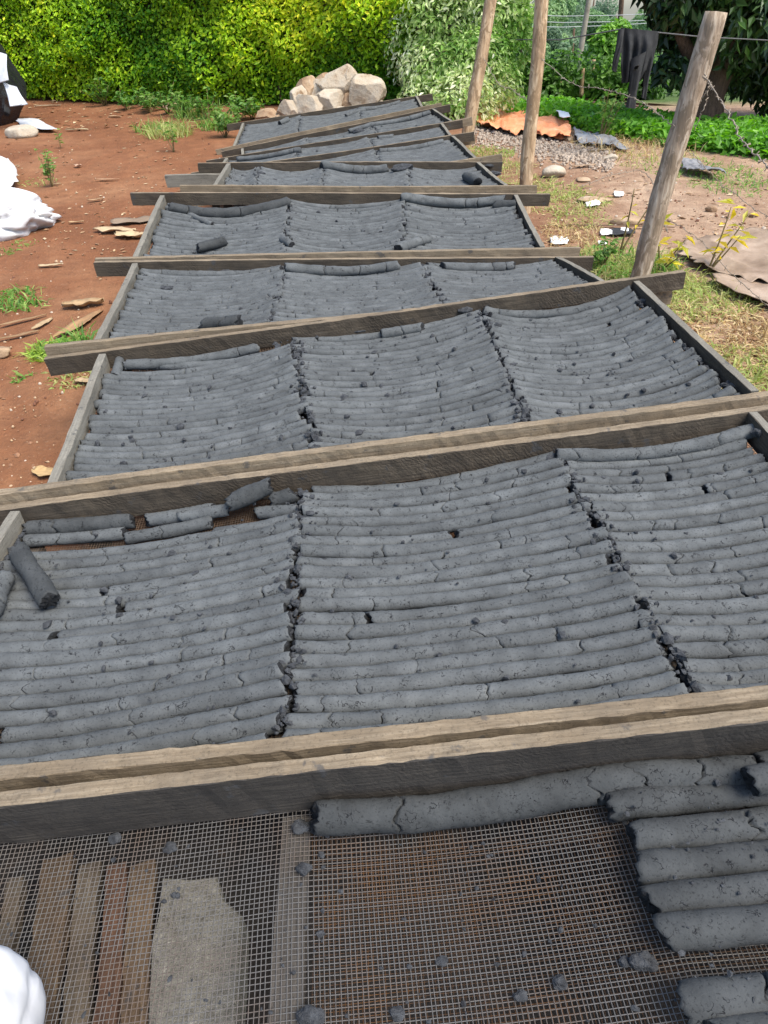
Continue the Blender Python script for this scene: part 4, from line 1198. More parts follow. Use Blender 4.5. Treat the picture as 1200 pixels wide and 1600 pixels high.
# ------------------------------------------------------------------ foliage
def hedge():
    A = np.array([-9.5, 15.2, 0]); B = gpt(318, 168) + [0, 0.35, 0]; Cc = np.array([0.75, 10.75, 0]);
    poly = np.array([A[:2], B[:2], Cc[:2]])
    seglen = np.linalg.norm(np.diff(poly, axis=0), axis=1); tot = seglen.sum()
    rs = np.random.RandomState(101)
    n = 80000
    s = rs.uniform(0, tot, n)
    def along(s):
        c = np.concatenate([[0], np.cumsum(seglen)])
        return np.stack([np.interp(s, c, poly[:, i]) for i in range(2)], 1)
    P2 = along(s)
    tang = along(np.minimum(s + 0.05, tot)) - along(np.maximum(s - 0.05, 0)); tang /= np.linalg.norm(tang, axis=1)[:, None]
    out = np.stack([tang[:, 1], -tang[:, 0]], 1)       # towards the camera
    z = rs.uniform(0, 1, n) * 2.5
    bul = Field(31, 1.6, 10, 2); bul2 = Field(32, 5.0, 12, 2)
    S2 = np.stack([s, z * 1.2], 1)
    bulge = 0.16 * bul(S2) + 0.13 * bul2(S2) + 0.10 * np.sin(np.clip(z / 2.0, 0, 1) * np.pi)
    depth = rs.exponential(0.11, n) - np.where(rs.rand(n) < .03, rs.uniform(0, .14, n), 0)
    dist = bulge - depth + 0.25
    P = np.zeros((n, 3))
    P[:, :2] = P2 + out * dist[:, None]
    P[:, 2] = ground_z(P2[:, 0], P2[:, 1]) + 0.02 + z
    Nn = np.concatenate([out * 0.8, np.full((n, 1), 0.75)], 1) + rs.normal(size=(n, 3)) * 0.55
    yel = Field(33, 1.3, 10, 3); yel2 = Field(34, 5, 10, 3)
    y = yel(P) * 0.34 + yel2(P) * 0.16 + (z / 2.0 - 0.42) * 0.6 + 0.42 - depth * 1.6 + rs.normal(size=n) * 0.15  # deeper leaves go darker green: shade painted into the hedge gaps
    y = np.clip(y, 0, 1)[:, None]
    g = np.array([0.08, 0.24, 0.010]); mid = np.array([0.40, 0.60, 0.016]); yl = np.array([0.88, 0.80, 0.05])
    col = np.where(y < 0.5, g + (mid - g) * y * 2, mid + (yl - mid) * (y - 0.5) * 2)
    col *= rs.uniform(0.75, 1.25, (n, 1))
    size = rs.uniform(0.045, 0.085, n)
    V, T, C = leaf_arrays(P, Nn, size, rs, 0.55, 0.3, col)
    base = np.array([poly[1, 0], poly[1, 1], float(ground_z(*poly[1]))])
    e = empty('hedge', base)
    tag(e, 'long yellow green clipped hedge behind the trays', 'hedge')
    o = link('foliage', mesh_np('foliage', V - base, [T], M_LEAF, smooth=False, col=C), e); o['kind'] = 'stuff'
    # woody core
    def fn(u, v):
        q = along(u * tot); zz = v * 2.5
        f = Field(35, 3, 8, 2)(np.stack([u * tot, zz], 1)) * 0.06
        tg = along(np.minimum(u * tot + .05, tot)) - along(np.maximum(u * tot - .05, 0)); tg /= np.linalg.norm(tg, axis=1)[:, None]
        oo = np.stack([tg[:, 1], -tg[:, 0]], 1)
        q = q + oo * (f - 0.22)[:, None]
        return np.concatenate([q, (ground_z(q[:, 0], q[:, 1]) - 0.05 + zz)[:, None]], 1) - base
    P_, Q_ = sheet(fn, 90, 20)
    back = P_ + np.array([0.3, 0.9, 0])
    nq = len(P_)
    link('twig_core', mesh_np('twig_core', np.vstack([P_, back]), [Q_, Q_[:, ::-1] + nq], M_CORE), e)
    # stems near the ground
    for i in range(26):
        q = along(np.array([tot * (i + rs.rand()) / 26]))[0]
        g0 = float(ground_z(*q)); oo = np.array([0.25, -0.9]) * 0.08
        Pp = np.array([[q[0] + oo[0], q[1] + oo[1], g0 - 0.05], [q[0] + rs.normal() * .03, q[1], g0 + 0.3], [q[0] + rs.normal() * .06, q[1] + .05, g0 + 0.8]]) - base
        link('stem', mesh_np('stem', *[(lambda a: (a[0], [a[1], a[2]]))(tube_np(Pp, [0.02, 0.016, 0.01], 6))][0], M_BARK), e)
hedge()

def blob_foliage(name, label, cat, centers, radii, n, size, colfn, mat, seed, wid=0.45, base=None, trunk=None, upb=0.6, shell=0.55, group=None, droop=0.0, partname='crown', bark=None):
    """leaves spread through a set of ellipsoid clumps; trunk: list of (points, radii)"""
    rs = np.random.RandomState(seed)
    centers = np.array(centers, float); radii = np.array(radii, float)
    vol = np.prod(radii, 1) ** 0.72; pr = vol / vol.sum()
    idx = rs.choice(len(centers), n, p=pr)
    d = rs.normal(size=(n, 3)); d /= np.linalg.norm(d, axis=1)[:, None]
    rr = rs.uniform(0, 1, n) ** (1 / 3.0); rr = shell + (1 - shell) * rr
    rr = np.where(rs.rand(n) < 0.25, rs.uniform(0.2, 1, n), rr)
    f = Field(seed + 1, 2.2 / radii.mean(), 12, 3)
    rr = rr * (1 + 0.16 * f(centers[idx] + d * radii[idx]))
    P = centers[idx] + d * radii[idx] * rr[:, None]
    keep = P[:, 2] > ground_z(P[:, 0], P[:, 1]) + 0.02
    P = P[keep]; d = d[keep]; n = len(P); rr = rr[keep]; idx = idx[keep]
    Nn = d * 0.8 + np.array([0, -0.1, upb]) + rs.normal(size=(n, 3)) * 0.5
    col = colfn(P, rr, rs)
    aim = None
    if droop: aim = d * 0.6 + np.array([0, 0, -droop]) + rs.normal(size=(n, 3)) * 0.45
    V, T, C = leaf_arrays(P, Nn, rs.uniform(size[0], size[1], n), rs, wid, 0.3, col, aim)
    if base is None: base = np.array([centers[:, 0].mean(), centers[:, 1].mean(), 0]); base[2] = float(ground_z(base[0], base[1]))
    base = np.asarray(base, float)
    e = empty(name, base)
    tag(e, label, cat, group)
    o = link(partname, mesh_np(partname, V - base, [T], mat, smooth=False, col=C), e); o['kind'] = 'stuff'
    for pts, rad in (trunk or []):
        a = tube_np(np.array(pts, float) - base, rad, 9)
        link('trunk', mesh_np('trunk', a[0], [a[1], a[2]], bark or M_BARK), e)
    return e

def pal(*cols, noise_scale=1.5, seed=0, var=0.22):
    F_ = Field(seed + 77, noise_scale, 10, 3); cols = np.array(cols)
    def fn(P, rr, rs):
        t = np.clip(0.5 + 0.42 * F_(P) + rs.normal(size=len(P)) * 0.22, 0, 0.9999) * (len(cols) - 1)
        i = t.astype(int); f = (t - i)[:, None]
        return (cols[i] * (1 - f) + cols[np.minimum(i + 1, len(cols) - 1)] * f) * rs.uniform(1 - var, 1 + var, (len(P), 1))
    return fn

# variegated bush: cream edged leaves
rs = np.random.RandomState(8)
cs, rd = [], []
for (x, y, yy, r) in [(690, 30, 10.6, .62), (760, 25, 10.5, .55), (680, 110, 10.3, .5), (745, 105, 10.1, .52), (790, 60, 10.4, .42), (660, 165, 10.1, .36), (720, 170, 9.75, .42), (775, 130, 10.1, .33), (650, 60, 10.7, .5), (735, -60, 10.7, .7), (790, -40, 10.8, .5), (660, -50, 10.9, .6)]:
    cs.append(ppt(x, y, yy)); rd.append((r * rs.uniform(.9, 1.1), r * .9, r * rs.uniform(.8, 1.1)))
b0 = gpt(715, 196); b0[1] = 10.3; b0[2] = float(ground_z(b0[0], 10.3))
tr = [([b0, b0 + [0.05, 0.05, 0.5], b0 + [-.1, .1, 1.2]], [.05, .04, .02]), ([b0 + [.1, 0, 0], b0 + [0.3, 0.05, 0.5], b0 + [.5, .1, 1.2]], [.04, .03, .02]), ([b0 + [-.1, 0, 0], b0 + [-.3, 0.05, 0.5], b0 + [-.5, .1, 1.1]], [.04, .03, .02])]
blob_foliage('variegated_bush', 'bush with pale cream edged green leaves behind the farthest post', 'bush', cs, rd, 26000, (0.05, 0.10), pal((0.12, 0.26, 0.04), (0.32, 0.48, 0.13), (0.62, 0.70, 0.36), (0.86, 0.87, 0.66), seed=1, noise_scale=4), M_LEAF, 201, 0.42, b0, tr, droop=0.3, partname='foliage')

# dark tree on the right
tb = gpt(1088, 203); tb = np.array([tb[0], tb[1], float(ground_z(tb[0], tb[1]))])
sc_t = tb[1] / 11.0
yT = tb[1]
cs, rd = [], []
for (x, y, dy, r) in [(1110, 20, .2, .7), (1065, 0, -.3, .45), (1180, 30, -.2, .8), (1052, 50, 0, .28), (1042, -45, 0, .45), (1130, -80, 0, 1.0), (1250, -60, .3, 1.2), (1270, 60, 0, .8), (1195, 120, .6, .45), (1210, 190, .9, .35), (1050, 110, -.1, .3), (1150, 90, .3, .6), (1085, 75, .1, .4), (1230, 150, .4, .5), (1012, 2, .3, .16), (1028, 25, .2, .18), (1330, 0, .5, 1.2), (1180, -200, 0, 1.4), (1085, -160, .3, .9)]:
    cs.append(ppt(x, y, yT + dy)); rd.append((r * sc_t, r * sc_t * .9, r * sc_t * .8))
top_ = ppt(1150, 40, yT)
tr = [([tb + [0, 0, -.15], tb + [0.02, 0, .05], ppt(1100, 150, yT), ppt(1118, 105, yT), top_, ppt(1160, -120, yT)], [.36, .27, .22, .2, .17, .1]),
      ([ppt(1108, 135, yT), ppt(1080, 90, yT - .1), ppt(1050, 30, yT - .2)], [.12, .08, .04]),
      ([ppt(1112, 120, yT), ppt(1150, 110, yT + .1), ppt(1215, 60, yT)], [.14, .1, .05])]
blob_foliage('broadleaf_tree', 'big dark green broadleaf tree with a thick brown trunk behind the grey post', 'tree', cs, rd, 21000, (0.10, 0.19), pal((0.012, 0.03, 0.012), (0.025, 0.055, 0.016), (0.05, 0.10, 0.025), (0.10, 0.20, 0.04), seed=2, noise_scale=1.2), M_LEAFD, 202, 0.4, tb, tr, droop=0.7, shell=0.5)

# vine covered fence line
cs, rd = [], []
rs = np.random.RandomState(9)
for i in range(26):
    x = rs.uniform(800, 1010); y = rs.uniform(122, 180)
    cs.append(ppt(x, y, 12.9 + rs.uniform(-.2, .3))); r = rs.uniform(.22, .42); rd.append((r * 1.2, r * .7, r))
for x, y, r in [(812, 100, .3), (830, 135, .4), (812, 170, .45), (850, 150, .45), (880, 115, .35), (930, 122, .3), (960, 118, .3)]:
    cs.append(ppt(x, y, 12.5)); rd.append((r, r * .7, r))
blob_foliage('vine_thicket', 'dark green creeper thicket over an old fence behind the middle post', 'creeper', cs, rd, 11000, (0.07, 0.13), pal((0.02, 0.055, 0.012), (0.05, 0.12, 0.02), (0.10, 0.22, 0.035), (0.17, 0.32, 0.06), seed=3, noise_scale=2), M_LEAF, 203, 0.6, None, None, partname='foliage')
cs, rd = [], []
for i in range(22):
    cs.append(ppt(rs.uniform(1030, 1290), rs.uniform(150, 205), 13.4 + rs.uniform(-.3, .6))); r = rs.uniform(.25, .5); rd.append((r * 1.2, r, r))
blob_foliage('shrub_row', 'dark leafy undergrowth behind the trunk of the big tree', 'shrubs', cs, rd, 5000, (0.08, 0.15), pal((0.02, 0.05, 0.012), (0.05, 0.11, 0.02), (0.09, 0.19, 0.035), seed=13, noise_scale=2), M_LEAF, 213, 0.55, None, None, partname='foliage')
# light green young tree
cs = [ppt(948, 72, 16), ppt(958, 90, 16), ppt(938, 98, 16), ppt(963, 62, 16.2), ppt(950, 115, 16)]
b0 = cs[1].copy(); b0[2] = float(ground_z(b0[0], b0[1]))
blob_foliage('young_tree', 'bright light green young tree left of the hanging garment', 'tree', cs, [(.32, .32, .32)] * 5, 2600, (0.10, 0.18), pal((0.07, 0.18, 0.02), (0.15, 0.32, 0.04), (0.25, 0.42, 0.08), seed=4), M_LEAF, 204, 0.5, b0, [([b0, cs[1], cs[3]], [.06, .05, .02])])

# far wood
far = [(822, 40, 44, 2.4, 0), (850, 62, 40, 1.7, 1), (878, 38, 55, 2.6, 0), (902, 58, 58, 2.2, 1), (922, 50, 70, 2.4, 0), (935, 78, 48, 1.4, 1), (957, 66, 72, 1.9, 0), (985, 74, 60, 1.8, 1), (1012, 70, 52, 2.0, 0), (815, 92, 36, 1.4, 1), (972, 100, 46, 1.2, 1), (892, 92, 42, 1.3, 0), (1040, 110, 36, 1.8, 1), (865, 98, 38, 1.1, 0), (1075, 110, 38, 1.9, 0), (1120, 120, 36, 1.8, 1), (1170, 130, 38, 2.0, 0)]
for i, (x, y, d, r, kd) in enumerate(sorted(far)):
    c = ppt(x, y, d); g0 = float(ground_z(c[0], c[1]))
    rs = np.random.RandomState(400 + i)
    cs, rd = [], []
    for q in range(9):
        o_ = np.clip(rs.normal(size=3), -1.15, 1.15) * np.array([.42, .42, .72]) * r
        cs.append(c + o_); rr_ = r * rs.uniform(.28, .48); rd.append((rr_, rr_, rr_ * 1.1))
    b = np.array([c[0], c[1], g0])
    pl = pal((0.11, 0.20, 0.085), (0.18, 0.30, 0.13), (0.28, 0.41, 0.19), seed=10 + i, noise_scale=0.8) if kd else pal((0.10, 0.17, 0.11), (0.16, 0.25, 0.15), (0.23, 0.34, 0.20), seed=10 + i, noise_scale=0.8)  # distance haze painted in as paler, bluer leaf colours
    blob_foliage('far_tree', f'hazy green tree of the far wood, {ORD[i + 1]} counting from the variegated bush', 'tree', cs, rd, 8000, (0.11, 0.26), pl, M_LEAF, 420 + i, 0.5, b, [([b, c, c + [0, 0, r]], [.16, .12, .05])], group='trees of the far wood')

# ------------------------------------------------------------------ rocks
rocks = [(527, 137, 42, 36, 0, 'largest pale notched rock at the top of the pile'), (573, 150, 36, 34, 0, 'rounded pale rock at the right end of the pile'),
 (513, 158, 33, 26, 0, 'smooth grey white rock in front of the pile'), (479, 141, 24, 22, 1, 'small brown rock near the top left of the pile'),
 (487, 168, 32, 24, 0, 'flat pale rock low in the middle of the pile'), (452, 172, 26, 20, 0, 'squarish pale rock low at the left of the pile'),
 (466, 155, 22, 26, 0, 'upright pale rock at the left of the pile'), (415, 180, 24, 12, 1, 'low brown rock lying apart to the left of the pile'),
 (545, 165, 20, 18, 1, 'brown stone tucked under the largest rock'), (500, 145, 20, 26, 0, 'pale rock behind the smooth one in the pile'),
 (560, 178, 26, 18, 0, 'pale rock at the foot of the right end of the pile'), (525, 182, 30, 18, 0, 'pale rock at the foot of the pile, centre'),
 (548, 128, 22, 24, 0, 'angular pale rock behind the notch of the largest rock'), (598, 172, 18, 16, 0, 'small pale rock at the far right foot of the pile'), (440, 186, 16, 12, 1, 'small brown rock at the far left foot of the pile'), (505, 128, 17, 17, 1, 'small brown rock left of the largest one')]
for i, (x, y, wx, wy, kd, lab) in enumerate(rocks):
    yy = 9.95 + (0.15 if y < 150 else 0) - (0.1 if y > 165 else 0)
    p = ppt(x, y, yy); s = 1 / (FPX / ((p - CAM) @ FWD))
    V, F = rock_arrays(900 + i * 7, (wx * s * 0.72, wx * s * 0.64, wy * s * 0.78), ICO4, 18, 0.03)
    o = link('rock', mesh_np('rock', V, [F], M_ROCKB if kd else M_ROCK, smooth=False), loc=p, rot=(0, random.uniform(-.3, .3), random.uniform(0, 6)))
    o.rotation_euler = (0, 0.35 * math.sin(i * 2.3), 0)
    tag(o, lab, 'rock', 'pile of field rocks behind the farthest tray')
def stone(px, py, s, label, mat, seed, flat=.6, sx=1.2, name='stone', sink=.25):
    p = gpt(px, py)
    V, F = rock_arrays(seed, (s * sx, s, s * flat), ICO2, 9, 0.05)
    o = link(name, mesh_np(name, V, [F], mat), loc=p + [0, 0, s * flat * (1 - sink) * .8])
    tag(o, label, 'stone', 'single stones lying on the yard')
stone(862, 276, .085, 'cream white stone lying between the middle and grey posts', M_ROCK, 951)
stone(910, 283, .05, 'small flat tan stone right of the cream one', M_ROCKB, 952, .35)
stone(953, 250, .05, 'small pale stone on the yard near the grey sheet', M_ROCK, 953)
stone(36, 214, .15, 'whitish concrete block beside the black sheeting', M_ROCK, 954, .5, 1.1)
stone(1111, 330, .035, 'small brown stone on the yard right of the grey post', M_ROCKB, 955)
stone(1176, 338, .03, 'small dark stone near the right edge of the yard', M_ROCKB, 956)
stone(2, 556, .05, 'tan stone at the left edge of the picture', M_ROCKB, 957)
stone(1076, 258, .05, 'little white stone beside the black and white plastic', M_ROCK, 958)
stone(265, 170, .10, 'brown stone under the hedge', M_ROCKB, 959)

# ------------------------------------------------------------------ sheets, sacks, tarps
def crumple(name, label, cat, px_poly, mat, amp, seed, nu=46, nv=30, base_h=0.02, scale=4.0, t=0.004, group=None, dome=0.0, ridge=True):
    """sheet over the ground quad seen at four pixels, with folds"""
    q = [gpt(*p) for p in px_poly]
    f1 = Field(seed, scale, 10, 2); f2 = Field(seed + 1, scale * 2.7, 12, 2); f3 = Field(seed + 2, scale * .5, 6, 2)
    def fn(u, v):
        a, b, c, d = q
        # ragged outline
        uu = u + 0.05 * f1(np.stack([v * 2, v * 0 + 3], -1)) * (np.abs(u - .5) * 2); vv = v + 0.06 * f1(np.stack([u * 2, u * 0 + 9], -1)) * (np.abs(v - .5) * 2)
        du, dv_ = u - .5, v - .5
        an = np.arctan2(dv_, du); sq = np.maximum(np.abs(du), np.abs(dv_)) / (np.hypot(du, dv_) + 1e-9)
        k_ = (0.45 * sq + 0.55) * (1 + 0.045 * f2(np.stack([np.cos(an) * .8, np.sin(an) * .8], -1) * 4 / scale * 1.5))
        uu = .5 + (uu - .5) * k_ * 1.12; vv = .5 + (vv - .5) * k_ * 1.12
        P = ((a * (1 - uu)[:, None] + b * uu[:, None]) * (1 - vv)[:, None] + (d * (1 - uu)[:, None] + c * uu[:, None]) * vv[:, None])
        XY = P[:, :2]
        r = 1 - np.abs(f1(XY)) if ridge else f1(XY)
        h = amp * (0.55 * r + 0.3 * f3(XY) + 0.22 * (1 - np.abs(f2(XY))))
        h = np.maximum(h, -0.1 * amp) + dome * np.sin(np.pi * u) ** .7 * np.sin(np.pi * v) ** .7
        P[:, 2] = ground_z(P[:, 0], P[:, 1]) + base_h + np.maximum(h, 0)
        return P
    P, Q = sheet(fn, nu, nv)
    P, Q = thick(P, Q, t, nu, nv)
    o_ = P.mean(0)
    o = link(name, mesh_np(name, P - o_, [Q], mat), loc=o_)
    tag(o, label, cat, group)
    return o
crumple('orange_tarp', 'crumpled orange tarp heap at the back of the yard', 'tarp', [(754, 172), (800, 182), (884, 220), (742, 202)], M_ORANGE, 0.10, 61, scale=12, dome=0.03, nu=70, nv=50)
crumple('orange_tarp', 'flat end of orange tarp right of the middle post', 'tarp', [(835, 196), (885, 196), (892, 224), (838, 218)], M_ORANGE, 0.10, 62, scale=8, dome=0.05)
crumple('white_scrap', 'white bag scrap on the flat orange tarp end', 'scrap', [(866, 192), (884, 196), (888, 210), (872, 206)], M_WHITE, 0.08, 63, scale=5, nu=20, nv=14, base_h=0.12)
crumple('grey_sheet', 'dark grey plastic sheet lying beyond the yard near the tarp', 'plastic sheet', [(895, 206), (950, 222), (985, 240), (905, 228)], M_GREYPL, 0.09, 64, scale=8)
crumple('black_plastic', 'black and white torn plastic lying right of the grey post', 'plastic sheet', [(1062, 262), (1090, 262), (1132, 284), (1072, 276)], M_GREYPL, 0.08, 65, nu=40, nv=30, scale=12)
crumple('brown_sheet', 'large brown crumpled plastic sheet right of the grey post', 'plastic sheet', [(1062, 388), (1260, 370), (1290, 470), (1110, 435)], M_BROWNPL, 0.055, 66, scale=7.0, nu=70, nv=50)
crumple('brown_sheet', 'flat pale brown sheet edge nearest the third tray', 'plastic sheet', [(1105, 446), (1180, 440), (1290, 500), (1190, 487)], M_BROWNPL, 0.04, 67, scale=6.0)
crumple('pale_sheet', 'pale grey flat sheet beside the concrete block', 'plastic sheet', [(30, 192), (62, 193), (90, 207), (36, 206)], M_PALEPL, 0.03, 68, nu=20, nv=14, base_h=.03)
for i, (x, y, s, lab) in enumerate([(925, 320, 14, 'white scrap under the brown chip on the yard'), (946, 366, 12, 'white scrap beside the black rag'), (975, 363, 8, 'tiny white scrap right of the black rag'), (872, 378, 18, 'white scrap in the dry grass beside fifth tray'), (940, 386, 9, 'small white scrap nearest the grey post'), (966, 305, 10, 'pale flat scrap in the middle of the yard')]):
    crumple('paper_scrap', lab, 'scrap', [(x - s * .7, y - s * .3), (x + s * .7, y - s * .2), (x + s * .8, y + s * .3), (x - s * .6, y + s * .4)], M_WHITE, 0.02, 70 + i, nu=12, nv=10, scale=14, base_h=0.012, group='paper scraps on the yard')
crumple('black_rag', 'black rag lying on the yard left of the grey post', 'rag', [(950, 362), (985, 362), (992, 370), (955, 372)], M_CLOTH, 0.05, 80, nu=20, nv=14, scale=9)
stone(925, 314, .07, 'dark brown wood chip on the yard', M_ROCKB, 961, .25, 2.0, 'wood_chip')
stone(978, 350, .06, 'rust brown chunk beside the stick on the yard', M_ROCKB, 962, .5, 1.8, 'wood_chip')

def sack(name, label, center, rad, seed, mat=M_SACK, rot=0.0, foldamp=0.10):
    V, F = ICO4
    f1 = Field(seed, 2.0, 10); f2 = Field(seed + 1, 4.5, 12); f3 = Field(seed + 2, 10, 14)
    W_ = V + 0.3 * V[:, [1, 2, 0]] * V[:, [2, 0, 1]]
    r = 1 + 0.14 * f1(V) - 0.5 * foldamp * np.exp(-(f2(W_) / .22) ** 2) - 0.18 * foldamp * np.exp(-(f3(W_) / .25) ** 2)
    W = V * r[:, None] * np.array(rad)
    W[:, 2] = np.where(W[:, 2] < -rad[2] * .55, -rad[2] * .55 + (W[:, 2] + rad[2] * .55) * .1, W[:, 2])
    o = link(name, mesh_np(name, W, [F], mat), loc=center, rot=(0, 0, rot))
    tag(o, label, 'sack')
c = gpt(10, 372)
sack('white_sack', 'white woven sack lying on the red earth at the left edge', c + [-0.20, 0.22, 0.10], (0.47, 0.38, 0.20), 91, rot=0.2, foldamp=.26)
crumple('white_sack_flap', 'loose white flap of sacking behind the white sack', 'sack', [(-30, 270), (20, 266), (34, 300), (-30, 310)], M_SACK, 0.12, 93, nu=30, nv=20, scale=5, dome=.15)
u, v = T1.uv(-45, 1640, 0.05)
c = T1.mesh_pt(np.array(u), np.array(v))
sack('white_sack', 'white sack at the bottom left corner on the nearest tray', c + [-0.035, 0.0, 0.085], (0.125, 0.15, 0.10), 95, rot=.5, foldamp=.10)

# black sheeting over a heap, left edge
c = gpt(-20, 196)
V, F = rock_arrays(971, (0.62, 0.5, 0.72), ICO4, 14, 0.05)
o = link('black_sheeting_heap', mesh_np('black_sheeting_heap', V, [F], M_BLACKPL, smooth=False), loc=c + [-0.02, 0.2, 0.42])
tag(o, 'heap covered with glossy black plastic sheeting at the left edge', 'covered heap')
A = ppt(-40, 70, c[1] - .35); B = ppt(10, 85, c[1] - .35); C2 = ppt(13, 124, c[1] - .5); D2 = ppt(-40, 140, c[1] - .5)
def fnp(u, v):
    P = (A * (1 - u)[:, None] + B * u[:, None]) * (1 - v)[:, None] + (D2 * (1 - u)[:, None] + C2 * u[:, None]) * v[:, None]
    P[:, 1] += .02 * np.sin(u * 9 + v * 4); return P
P, Q = sheet(fnp, 14, 10); P, Q = thick(P, Q, .012, 14, 10)
o = link('pale_tin_sheet', mesh_np('pale_tin_sheet', P - A, [Q], M_PALEPL), loc=A)
tag(o, 'pale grey tin sheet leaning on the black sheeting at the left edge', 'tin sheet')
A = ppt(4, 128, c[1] - .45); B = ppt(26, 136, c[1] - .4); C2 = ppt(43, 162, c[1] - .5); D2 = ppt(16, 165, c[1] - .62)
P, Q = sheet(fnp, 14, 10); P, Q = thick(P, Q, .012, 14, 10)
o = link('pale_tin_sheet', mesh_np('pale_tin_sheet', P - A, [Q], M_PALEPL), loc=A)
tag(o, 'small pale tin flap on top of the black sheeting', 'tin sheet')

# ------------------------------------------------------------------ garment on a line
yS = 7.6
def garment():
    base = ppt(990, 110, yS)
    e = empty('hanging_garment', base)
    tag(e, 'black long sleeved garment hanging upside down on a line', 'garment')
    f = Field(55, 9, 8, 2)
    def panel(pl, pr, name, nu, nv, fold, yoff, bulge=.05):
        """pl, pr: left and right outline pixels from top to bottom"""
        pl = np.array(pl, float); pr = np.array(pr, float)
        def side(sgn):
            def fn(u, v):
                tl = np.linspace(0, 1, len(pl)); tr_ = np.linspace(0, 1, len(pr))
                lx, ly = np.interp(v, tl, pl[:, 0]), np.interp(v, tl, pl[:, 1]); rx, ry = np.interp(v, tr_, pr[:, 0]), np.interp(v, tr_, pr[:, 1])
                X = lx + (rx - lx) * u; Y = ly + (ry - ly) * u
                W = f(np.stack([u * 1.6, v * .35], -1)) * fold * np.clip(v * 3, .15, 1)
                dep = yS + yoff + W + sgn * bulge * np.sin(np.pi * u) ** .6
                return np.array([ppt(a, b, d) for a, b, d in zip(X, Y, dep)]) - base
            return sheet(fn, nu, nv)
        P1, Q1 = side(-1); P2, Q2 = side(1)
        n = len(P1)
        link(name, mesh_np(name, np.vstack([P1, P2]), [Q1[:, ::-1], Q2 + n], M_CLOTH), e)
    panel([(970, 43), (971, 70), (970, 100), (971, 130)], [(1030, 49), (1027, 70), (1014, 110), (1000, 128)], 'body', 20, 16, .05, 0)
    panel([(966, 46), (962, 75), (957, 95), (956, 110)], [(976, 44), (972, 75), (966, 98), (963, 113)], 'sleeve', 8, 14, .02, -.06, .035)
    panel([(986, 92), (984, 120), (981, 150), (977, 168)], [(1010, 80), (1003, 110), (995, 145), (993, 170)], 'sleeve', 9, 16, .02, -.10, .04)
    panel([(1004, 80), (1005, 110), (1004, 135), (1002, 152)], [(1029, 52), (1022, 90), (1014, 125), (1009, 156)], 'trouser_leg' if False else 'hem', 9, 16, .03, .03, .03)
    q = ppt(995, 106, yS - .2)
    P, Q = sheet(lambda u, v: np.array([ppt(992 + 7 * a - 2 * b, 104 + 6 * b - 3 * a, yS - .165) for a, b in zip(u, v)]) - base, 4, 4)
    P, Q = thick(P, Q, .004, 4, 4)
    link('tag_label', mesh_np('tag_label', P, [Q], M_WHITE), e)
garment()
L0 = ppt(806, 62, 9.6); L1 = ppt(968, 46, yS); L2 = ppt(1030, 51, yS); L3 = ppt(1100, 58, yS + .2); L4 = ppt(1260, 66, yS + .6)
a = tube_np(np.array([L0, (L0 + L1) / 2 + [0, 0, -.04], L1, L2, L3, L4]), .006, 5)
o = link('clothes_line', mesh_np('clothes_line', a[0] - L0, [a[1], a[2]], M_ROPE), loc=L0)
tag(o, 'dark washing line carrying the black garment', 'washing line')

# ------------------------------------------------------------------ corrugated sheets, far poles, cables
for i, (x0, x1, yt0, yt1, yb0, yb1) in enumerate([(915, 965, 154, 158, 182, 186), (966, 1012, 158, 162, 188, 190), (1013, 1062, 161, 165, 192, 195), (1120, 1200, 186, 192, 212, 216)]):
    yy = 11.3
    a, b = ppt(x0, yt0, yy), ppt(x1, yt1, yy - .1); d, cc = ppt(x0, yb0, yy), ppt(x1, yb1, yy - .1)
    def fn(u, v):
        P = (a * (1 - u)[:, None] + b * u[:, None]) * (1 - v)[:, None] + (d * (1 - u)[:, None] + cc * u[:, None]) * v[:, None]
        P[:, 1] += .018 * np.sin(v * 6.28 * 4); return P
    P, Q = sheet(fn, 8, 40)
    P2 = P + [0, .006, 0]; n = len(P)
    o = link('corrugated_sheet', mesh_np('corrugated_sheet', np.vstack([P, P2]) - a, [Q[:, ::-1], Q + n], M_CORR), loc=a)
    tag(o, f'rusty brown corrugated sheet in the low fence, {["left of", "below", "right of", "far right from"][i]} the hanging garment', 'metal sheet', 'rusty sheets of the low fence')
def pole(p, q, r0, r1, label, mat=M_POLE):
    a = tube_np(np.linspace(p, q, 8), np.linspace(r0, r1, 8), 8)
    o = link('wooden_pole', mesh_np('wooden_pole', a[0] - p, [a[1], a[2]], mat), loc=p)
    tag(o, label, 'pole')
pole(ppt(901, 118, 24), ppt(925, -30, 24), .09, .07, 'thin leaning pole in front of the far wood')
pole(ppt(967, 60, 34), ppt(974, -40, 34), .11, .10, 'short thick brown pole near the patch of sky', M_BARK)
for i, (x, y0, y1) in enumerate([(908, 112, 150), (872, 132, 160), (925, 98, 110)]):
    pole(ppt(x, y1, 12.4), ppt(x + 3, y0 - 5, 12.4), .035, .03, f'old fence stake among the creepers, {ORD[i + 1]} nearest the garment' if False else ['old brown fence stake below the leaning pole', 'old brown fence stake right of the middle post', 'short reddish stake poking above the creepers'][i], M_POST_B)
for i, (y0, y1) in enumerate([(20, 14), (30, 24), (39, 27)]):
    p = ppt(790, y0 + 2, 27); q = ppt(1100, y1, 33)
    mid = (p + q) / 2 + [0, 0, -.12]
    a = tube_np(np.array([p, (p + mid) / 2 - [0, 0, .04], mid, (q + mid) / 2 - [0, 0, .04], q]), .012, 5)
    o = link('power_cable', mesh_np('power_cable', a[0] - p, [a[1], a[2]], M_LINE), loc=p)
    tag(o, f'{["top", "middle", "lowest"][i]} of the three power cables crossing the far trees', 'cable', 'power cables')

